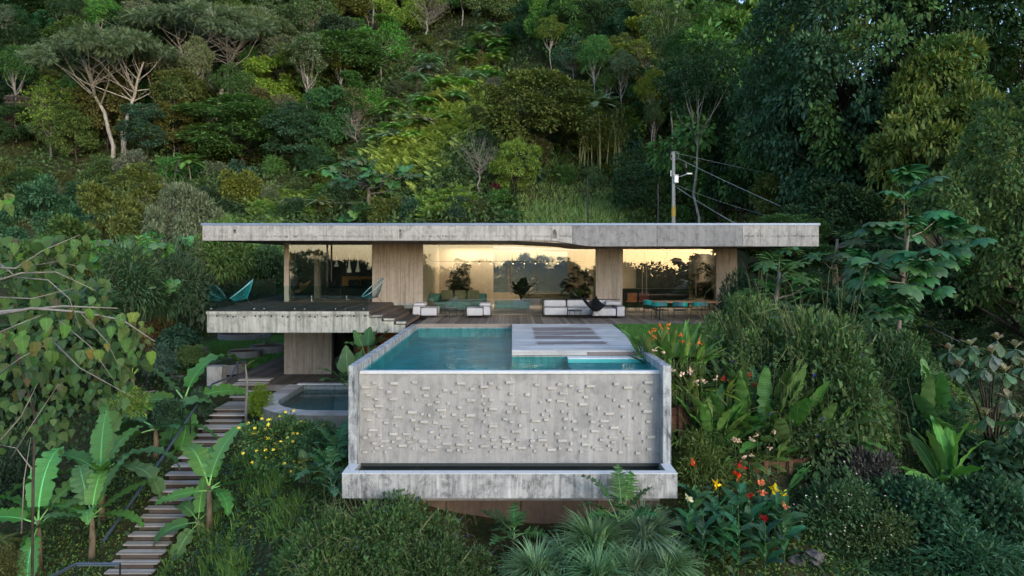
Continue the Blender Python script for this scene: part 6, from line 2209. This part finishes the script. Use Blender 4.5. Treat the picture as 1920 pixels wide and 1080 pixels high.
TU = [tuft(s, 620, .85) for s in (1, 2, 3)]
for px_, py_, D, sc, lab in ((1005, 1085, 13.6, .95, "blue green grass tuft at the lower edge left of the others"), (1115, 1040, 14.0, 1.15, "large blue green grass tuft in front of the trough"), (1205, 1022, 14.2, 1.05, "blue green grass tuft under the tall philodendron"),
                             (1250, 1080, 13.7, .95, "blue green grass tuft beside the canna bed"), (1120, 1095, 13.2, .95, "blue green grass tuft cut by the lower edge below the large one"), (1185, 1085, 13.5, .9, "blue green grass tuft below the philodendron's own"), (1610, 1085, 14.4, .95, "blue green grass tuft alone right of the rocks"),
                             (1690, 1090, 14.6, .85, "blue green grass tuft at the lower edge right of the lone one"), (1060, 1065, 13.9, .85, "blue green grass tuft between the leftmost and the large one"), (1675, 985, 17.5, .6, "small grass tuft among the dark right hand shrubs")):
    t = thing("grass_tuft", lab, "ornamental grass", at(px_, py_, D), rr_.uniform(0, 6.28), "blue green grass tufts along the lower edge", sc, px=px_)
    o = link("blades", random.choice(TU), t)
    o.color = wob((.125, .215, .115), .10)

# shrubs by the house
BL1 = make_bush(101, 2.0, 1.7, 64, 260, .105, leafm='leaf', stems=120, flowers=60, fcol=(.03, .03, .20), fsize=.04, crad=.27)
BL2 = make_bush(102, 2.0, 1.7, 64, 260, .105, leafm='leaf', stems=140, flowers=45, fcol=(.03, .03, .20), fsize=.045, crad=.27)
YL = make_bush(103, 1.5, 1.3, 46, 170, .11, leafm='leaf', flowers=170, fcol=(.95, .76, .10), fsize=.066, crad=.28)
FB = make_bush(104, 1.5, 1.4, 44, 170, .12, crad=.3)
FB2 = make_bush(105, 1.5, 1.4, 40, 120, .18, T=L_LONG, crad=.3)
FB3 = make_bush(107, 1.5, 1.5, 40, 80, .24, T=L_OVAL, crad=.32, droop=.4, stems=20)
FW = make_bush(106, 1.5, 1.3, 44, 190, .10, flowers=70, fcol=(.75, .72, .6), fsize=.025, crad=.3)


def shrub(pr, px, py, D, w, h, tint, label, cat="shrub", name="shrub"):
    """py: row of the foot."""
    if pr is FB and name == "shrub":
        pr = random.choice([FB, FB2, FB3])
    p_ = at(px, py, D)
    g_ = hit(px, py, 11.0)
    if g_ is not None and g_.y < D:      # never below the slope
        D, p_ = g_.y, g_
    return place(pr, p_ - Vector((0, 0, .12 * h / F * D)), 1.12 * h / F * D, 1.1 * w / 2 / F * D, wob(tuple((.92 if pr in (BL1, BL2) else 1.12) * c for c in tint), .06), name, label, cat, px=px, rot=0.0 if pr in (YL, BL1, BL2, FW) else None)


G1 = (.052, .098, .030)
shrub(BL1, 1415, 705, 19.5, 215, 165, (.07, .135, .040), "mounded blue flowered shrub in front of the kitchen pier", name="porterweed_shrub")
shrub(BL2, 1555, 770, 19.0, 310, 230, (.062, .115, .036), "largest mounded blue flowered shrub with bare looping stems", name="porterweed_shrub")
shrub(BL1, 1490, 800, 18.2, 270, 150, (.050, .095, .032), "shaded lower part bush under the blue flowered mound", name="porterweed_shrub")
shrub(BL2, 1650, 830, 18.8, 110, 120, (.050, .078, .028), "blue flowered shrub falling down the right slope", name="porterweed_shrub")
shrub(BL2, 745, 1030, 14.1, 250, 125, (.055, .108, .032), "sprawling blue flowered shrub overlapping the pool trough", name="porterweed_shrub")
shrub(BL1, 640, 1085, 13.7, 230, 135, (.055, .105, .034), "low blue flowered shrub at the lower edge left of the trough", name="porterweed_shrub")
shrub(BL2, 830, 1085, 13.6, 200, 105, (.045, .085, .026), "dark stemmed shrub at the lower edge under the trough", name="porterweed_shrub")
shrub(FB, 560, 1095, 14.8, 120, 60, (.06, .115, .036), "low leafy shrub on the grass slope at the lower edge")
shrub(YL, 535, 850, 18.6, 160, 86, (.056, .110, .034), "yellow flowered shrub covering the slope below the plunge pool")
shrub(YL, 590, 870, 17.8, 120, 75, (.056, .110, .034), "smaller yellow flowered shrub beside the monsteras")
shrub(FB, 487, 768, 23.5, 52, 48, (.11, .17, .02), "bright yellow green clipped shrub at the top of the stair")
shrub(FB2, 600, 850, 17.4, 110, 60, (.035, .08, .034), "dark leafy filler shrub between yellow flowers and monstera")
shrub(FB2, 1335, 830, 17.6, 130, 60, (.045, .085, .024), "grassy olive plant mass above the red brown boards")
shrub(FB2, 1310, 900, 16.3, 140, 85, (.062, .095, .022), "olive feathery plant hanging beside the trough end")
shrub(FB, 1620, 940, 17.0, 130, 110, (.050, .046, .040), "dark purple leaved shrub right of the retaining boards")
shrub(FB, 1600, 880, 17.6, 110, 70, (.055, .042, .045), "dusky purple topped shrub behind the dark boards")
shrub(FW, 1560, 990, 15.6, 190, 110, (.042, .078, .030), "white flecked shrub right of the canna bed")
shrub(FW, 1640, 1040, 15.4, 170, 90, (.055, .090, .030), "olive white flecked shrub above the lone grass tuft")
shrub(FB, 1720, 1000, 16.4, 220, 110, (.030, .074, .036), "dark glossy shrub mass on the lower right slope")
shrub(FB, 1870, 1010, 16.0, 230, 130, (.028, .068, .034), "dark glossy shrub mass at the right edge")
shrub(FB2, 1800, 1090, 14.6, 260, 90, (.034, .082, .040), "leafy blue green shrub at the lower right corner")
shrub(FB, 1690, 1085, 15.0, 150, 60, (.036, .08, .036), "low leafy shrub between grass tufts and the corner shrub")
shrub(FB2, 1690, 760, 20.0, 150, 90, (.045, .10, .034), "fern leaved shrub right of the blue flowered mound")
shrub(FB2, 1740, 820, 19.0, 150, 90, (.036, .088, .034), "fern leaved shrub above the pale young banana")
shrub(FB2, 1640, 850, 19.0, 120, 80, (.055, .11, .030), "fresh green feathery shrub left of the pale young banana")
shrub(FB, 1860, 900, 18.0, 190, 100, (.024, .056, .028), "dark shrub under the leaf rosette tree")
shrub(FB, 1690, 690, 25.0, 130, 80, (.04, .085, .03), "fresh shrub at the foot of the cecropia")
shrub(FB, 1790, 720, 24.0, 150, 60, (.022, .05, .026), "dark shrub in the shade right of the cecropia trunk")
shrub(FB, 1380, 600, 27.5, 90, 90, (.025, .06, .03), "dark shrub against the kitchen end wall")
shrub(FB, 1450, 640, 24.0, 160, 90, (.035, .075, .032), "dense green shrub behind the blue flowered mound")
shrub(FB, 1590, 620, 25.0, 170, 110, (.030, .070, .034), "dense dark shrub behind the largest blue flowered mound")
shrub(FB, 1640, 720, 22.5, 140, 110, (.034, .07, .03), "dense shrub beyond the right side of the blue flowered mound")
for px_, py_, D, w_, h_, tn, lb_ in ((1700, 735, 20, 130, 60, (.05, .12, .045), "arching fern right of the blue flowered mound"), (1655, 850, 18.5, 110, 55, (.075, .15, .04), "yellowish arching fern left of the pale young banana"), (1840, 900, 17, 120, 50, (.04, .10, .05), "blue green arching fern right of the pale young banana"),
                                   (1740, 800, 19, 120, 60, (.045, .11, .045), "arching fern above the pale young banana"), (1600, 1000, 15.5, 100, 45, (.05, .10, .035), "arching fern between white flecked shrubs"), (1790, 960, 16, 110, 50, (.035, .085, .04), "dark arching fern below the pale young banana"),
                                   (1720, 640, 25, 120, 70, (.045, .10, .04), "arching fern under the cecropia"), (8, 1040, 13, 80, 45, (.085, .10, .03), "yellowed arching fern at the lower left corner"), (1480, 610, 26, 120, 60, (.05, .11, .045), "arching fern behind the blue flowered mound"), (520, 960, 17, 60, 25, (.06, .11, .035), "little fern on the worn grass slope")):
    p_ = hit(px_, py_, 11.0) or at(px_, py_, D)
    D = p_.y
    pr_ = random.choice(K['fern'])
    t = thing("arching_fern", lb_, "fern", p_ - Vector((0, 0, .45 * h_ / F * D)), random.uniform(0, 6), "arching ferns in the garden", (w_ / 2 / F * D / pr_['R'],) * 2 + (h_ / F * D * 1.4 / pr_['H'],), px=px_)
    o = link("fronds", pr_['parts'][1][1], t)
    o.color = wob(tuple(.8 * c for c in tn), .1)
for px_, D, top_, w_, tn, lb_ in ((1660, 27, 560, 130, 'mid green', "mid green small tree behind the right side of the blue flowered mound"), (1780, 26, 600, 150, 'dark green', "dark small tree right of the cecropia trunk"), (1890, 27, 520, 170, 'dark green', "dark small tree above the leaf rosette tree"), (1560, 29, 500, 150, 'blue green', "blue green small tree between papaya like plant and cecropia")):
    hero('small', px_, D, top_, w_, tn, lb_)
# left garden
shrub(FB, 300, 655, 33.0, 130, 60, (.115, .085, .030), "brownish yellow hedge shrub at the end of the lower lawn")
shrub(FB, 250, 660, 30.0, 90, 50, (.10, .075, .028), "brown tinged hedge shrub left of the brownish yellow one")
shrub(FB, 350, 620, 36.0, 100, 90, (.045, .085, .04), "green shrub under the raised deck corner")
shrub(FB, 330, 560, 34.0, 120, 110, (.050, .085, .045), "dull green shrub left of the raised deck")
shrub(FB2, 420, 500, 36.0, 120, 90, (.08, .13, .035), "bright feathery shrub behind the glass balustrade")
shrub(FB, 500, 540, 40.0, 130, 110, (.045, .09, .035), "green shrub behind the raised deck beside the house wall")
shrub(FB, 400, 575, 36.0, 120, 90, (.055, .09, .05), "pale dappled shrub behind the teal string chair")
shrub(FB, 240, 570, 30.0, 160, 110, (.035, .07, .03), "dark shrub behind the heart leaved branches")
shrub(FB, 120, 640, 26.0, 220, 140, (.028, .058, .026), "dark green thicket behind the heart leaved tree")
shrub(FB, 40, 790, 99, 240, 170, (.022, .046, .022), "very dark thicket at the left edge")
shrub(FB2, 30, 930, 99, 150, 90, (.020, .042, .020), "dark scrub behind the lower left banana")
shrub(FB2, 2, 1085, 14.2, 90, 60, (.065, .075, .022), "yellowing fern at the lower left corner")
shrub(FB2, 240, 770, 21.0, 90, 45, (.12, .17, .04), "pale yellow green fern on the left slope")
shrub(FB2, 372, 768, 24.0, 50, 40, (.032, .07, .038), "blue green shrub beside the upper handrail post")
shrub(FB, 318, 785, 23.0, 70, 50, (.026, .062, .032), "dark leafy shrub below the crossing banana stalks")
shrub(FB2, 300, 690, 29.0, 70, 45, (.05, .095, .075), "blue grey spiky plants in front of the brownish hedge")
shrub(FB, 335, 640, 31.5, 80, 40, (.03, .075, .045), "teal tinged low shrub beside the spiky plants")
shrub(FB, 425, 682, 30.9, 55, 14, (.06, .10, .06), "pale succulents filling the dark round planter", "plant", "succulent_bed")
shrub(FB, 355, 672, 30.9, 60, 32, (.08, .14, .05), "light green plant in the planter left of the concrete block", "plant", "potted_plant")
for px_, py_, D, s_, lb_ in ((276, 690, 29.5, .9, "spiky grey agave behind the black bollard"), (330, 672, 31.0, .7, "spiky blue green agave beside the planter ring"), (372, 668, 31.5, .6, "small spiky agave left of the bare lawn planter"), (500, 648, 37.5, .7, "thin spiky plant in the wide lawn planter")):
    clump("agave", lb_, "plant", px_, py_, D, [(22, (20, 80), (.55 * s_, .9 * s_))], [leaf_mesh(('strap', i), 1, .07, .02, .9, .3, 'lance', 8, .005, i) for i in range(2)], (.085, .13, .095), int(px_), .08)
x_, y_, z_ = PL[4]
place(K['small'][0], Vector((x_, y_, z_ - .05)), 2.3, .9, (.05, .085, .035), "slender_tree", "slender tree growing in the small grey lawn planter", "tree", px=368)
x_, y_, z_ = PL[1]
place(K['bare'][0], Vector((x_ - .3, y_, z_ - .05)), 1.9, .6, (.1, .1, .08), "sapling", "bare sapling growing in the wide lawn planter", "tree", px=498)
t = thing("sapling", "thin staked sapling with few leaves in front of the stair landing", "tree", at(462, 800, 22.5), px=460)
MB().tube([(0, 0, -.4), (-.02, 0, .6), (.03, 0, 1.4), (-.03, 0, 2.05)], [.05, .045, .04, .02], 7).build("trunk", M['bark'], t, smooth=True)
for i, (a_, h_) in enumerate(((20, 1.7), (150, 1.85), (70, 2.0), (200, 2.05), (-40, 1.95), (110, 1.6))):
    leaf_at(t, leaf_mesh(('gin', i % 2), 1, .15, .1, .4, .3, 'lance', 8, .006, i), (0, 0, h_), R(a_), R(25), 0, (.09, .13, .03), .42)
# potted plant behind the glass; trees added for silhouettes mirrored in it
t = thing("indoor_plant", "big dark leaved indoor plant behind the double glass doors", "plant", (.45, 33.2, .003))
MB().lathe([(.0, .0), (.2, .0), (.26, .4), (.24, .4), (.22, .36), (0, .36)], 18).build("pot", M['ring'], t)
for i in range(15):
    leaf_at(t, ALO[i % 2], (0, 0, .35 + .02 * i), i * 2.4, R(30 + 40 * ((i * 5) % 7) / 7), 0, (.014, .026, .012), .75 + .3 * ((i * 3) % 5) / 5)
for px_, D_, h_, lb_ in ((1085, 33.5, 1.9, "feathery plant added right of the rear window for a mirrored silhouette"), (862, 34.5, 2.3, "tall dark tree added behind the green sofa for a mirrored silhouette"), (1322, 33.2, 2.1, "dark plant added in the kitchen corner for a mirrored silhouette")):
    place(K['small'][1], Vector(((px_ - CX) / F * D_, D_, .02)), h_, .75, (.022, .034, .016), "silhouette_tree", lb_, "plant", px=px_)

# ------------------------------------------------------------------ ground cover on the near slopes
BLOCK = [(-3.95, 3.9, 14.85, 30), (-10.95, -9.5, 17, 27.6), (-12.2, -3.9, 27.5, 31), (-9.1, -3.9, 22.0, 28), (3.6, 12.0, 19.6, 26), (-22, -12, 31, 46), (-4, 12, 25.5, 42), (-13, -3, 24.5, 40)]


def near_points(n, rng, x0, x1, y0, y1):
    x, y = rng.uniform(x0, x1, n), rng.uniform(y0, y1, n)
    m = np.ones(n, bool)
    for a_, b_, c_, d_ in BLOCK:
        m &= ~((x > a_) & (x < b_) & (y > c_) & (y < d_))
    x, y = x[m], y[m]
    return np.stack([x, y, terrain(x, y)], -1)


rng = np.random.default_rng(61)
P = near_points(95000, rng, -14, 14, 12.6, 24)
pat = np.sin(P[:, 0] * 1.3 + P[:, 1] * .9) + np.sin(P[:, 0] * .7 - P[:, 1] * 1.7 + 2)
P = P[(pat + rng.normal(size=len(P)) * .5) > -1.25]
P = P[~((np.abs(P[:, 0] + 5.75 + .2 * np.sin(P[:, 1] * 2)) < .22 + rng.normal(size=len(P)) * .1) & (P[:, 1] > 14.5) & (P[:, 1] < 18.8))]      # worn strip of bare earth
P[:, 2] += rng.uniform(0, .10, len(P))
g = Geo().add(*cloud(L_RHOMB, P, rdirs(rng, len(P), .25), UP + rng.normal(size=P.shape) * .45, rng.uniform(.05, .11, len(P))))
o = stuff(link("ground_cover", g.mesh("ground_cover", [M['leaf']])))
o.color = (.11, .195, .046, 1)
P = near_points(50000, rng, -24, 24, 13, 36)
P[:, 2] += rng.uniform(0, .35, len(P))
g = Geo().add(*cloud(L_RHOMB, P, rdirs(rng, len(P), .15), UP + rng.normal(size=P.shape) * .5, rng.uniform(.12, .26, len(P))))
o = stuff(link("slope_weeds", g.mesh("slope_weeds", [M['leaf']])))
o.color = (.030, .062, .025, 1)
# long grass tufts on the left slope and lawn blades
P = near_points(24000, rng, -9.4, -4.0, 13, 22)
c_ = np.sin(P[:, 0] * 3.1) * np.sin(P[:, 1] * 2.3 + P[:, 0])
P = P[c_ > .15]
g = Geo().add(*cloud(L_BLADE, P, UP + rng.normal(size=P.shape) * .35, rng.normal(size=P.shape), np.stack([rng.uniform(.2, .5, len(P)), np.full(len(P), .32), np.full(len(P), .3)], -1)))
o = stuff(link("long_grass", g.mesh("long_grass", [M['leaf']])))
o.color = (.105, .185, .046, 1)
def lawn_blades(name, x0, x1, y0, y1, z, n, test=None):
    P = np.stack([rng.uniform(x0, x1, n), rng.uniform(y0, y1, n), np.full(n, z)], -1)
    if test is not None:
        P = P[test(P)]
    g = Geo().add(*cloud(L_TRI, P, UP + rng.normal(size=P.shape) * .45, rng.normal(size=P.shape), np.stack([rng.uniform(.04, .09, len(P)), np.full(len(P), .09), np.full(len(P), .05)], -1)))
    o = stuff(link(name, g.mesh(name, [M['leaf']])))
    o.color = (.070, .165, .034, 1)
lawn_blades("lawn_grass", 3.85, 9.3, 19.5, 25.7, -.03, 26000, lambda P: P[:, 1] > 19.0 + (P[:, 0] - 3.7) * .16)
lawn_blades("lower_lawn_grass", -19, -12.1, 31.5, 45.5, -2.665, 22000, lambda P: P[:, 1] > 31.2 - (P[:, 0] + 12) * .3)

# ------------------------------------------------------------------ labels that single each thing out
ORD = ["", "second", "third", "fourth", "fifth", "sixth", "seventh", "eighth", "ninth", "tenth", "eleventh", "twelfth", "thirteenth", "fourteenth", "fifteenth", "sixteenth"]
by = {}
for o, lab, px in REG:
    if o['label'] == lab:
        by.setdefault(lab, []).append((px if px is not None else 0, o))
for lab, items in by.items():
    if len(items) < 2:
        continue
    items.sort(key=lambda q: q[0])
    n = len(items)
    for i, (_, o) in enumerate(items):
        if i == 0:
            s_ = "leftmost"
        elif i == n - 1:
            s_ = "rightmost"
        else:
            s_ = ORD[min(i, 15)] + " from left"
        o['label'] = f"{lab}, {s_}"
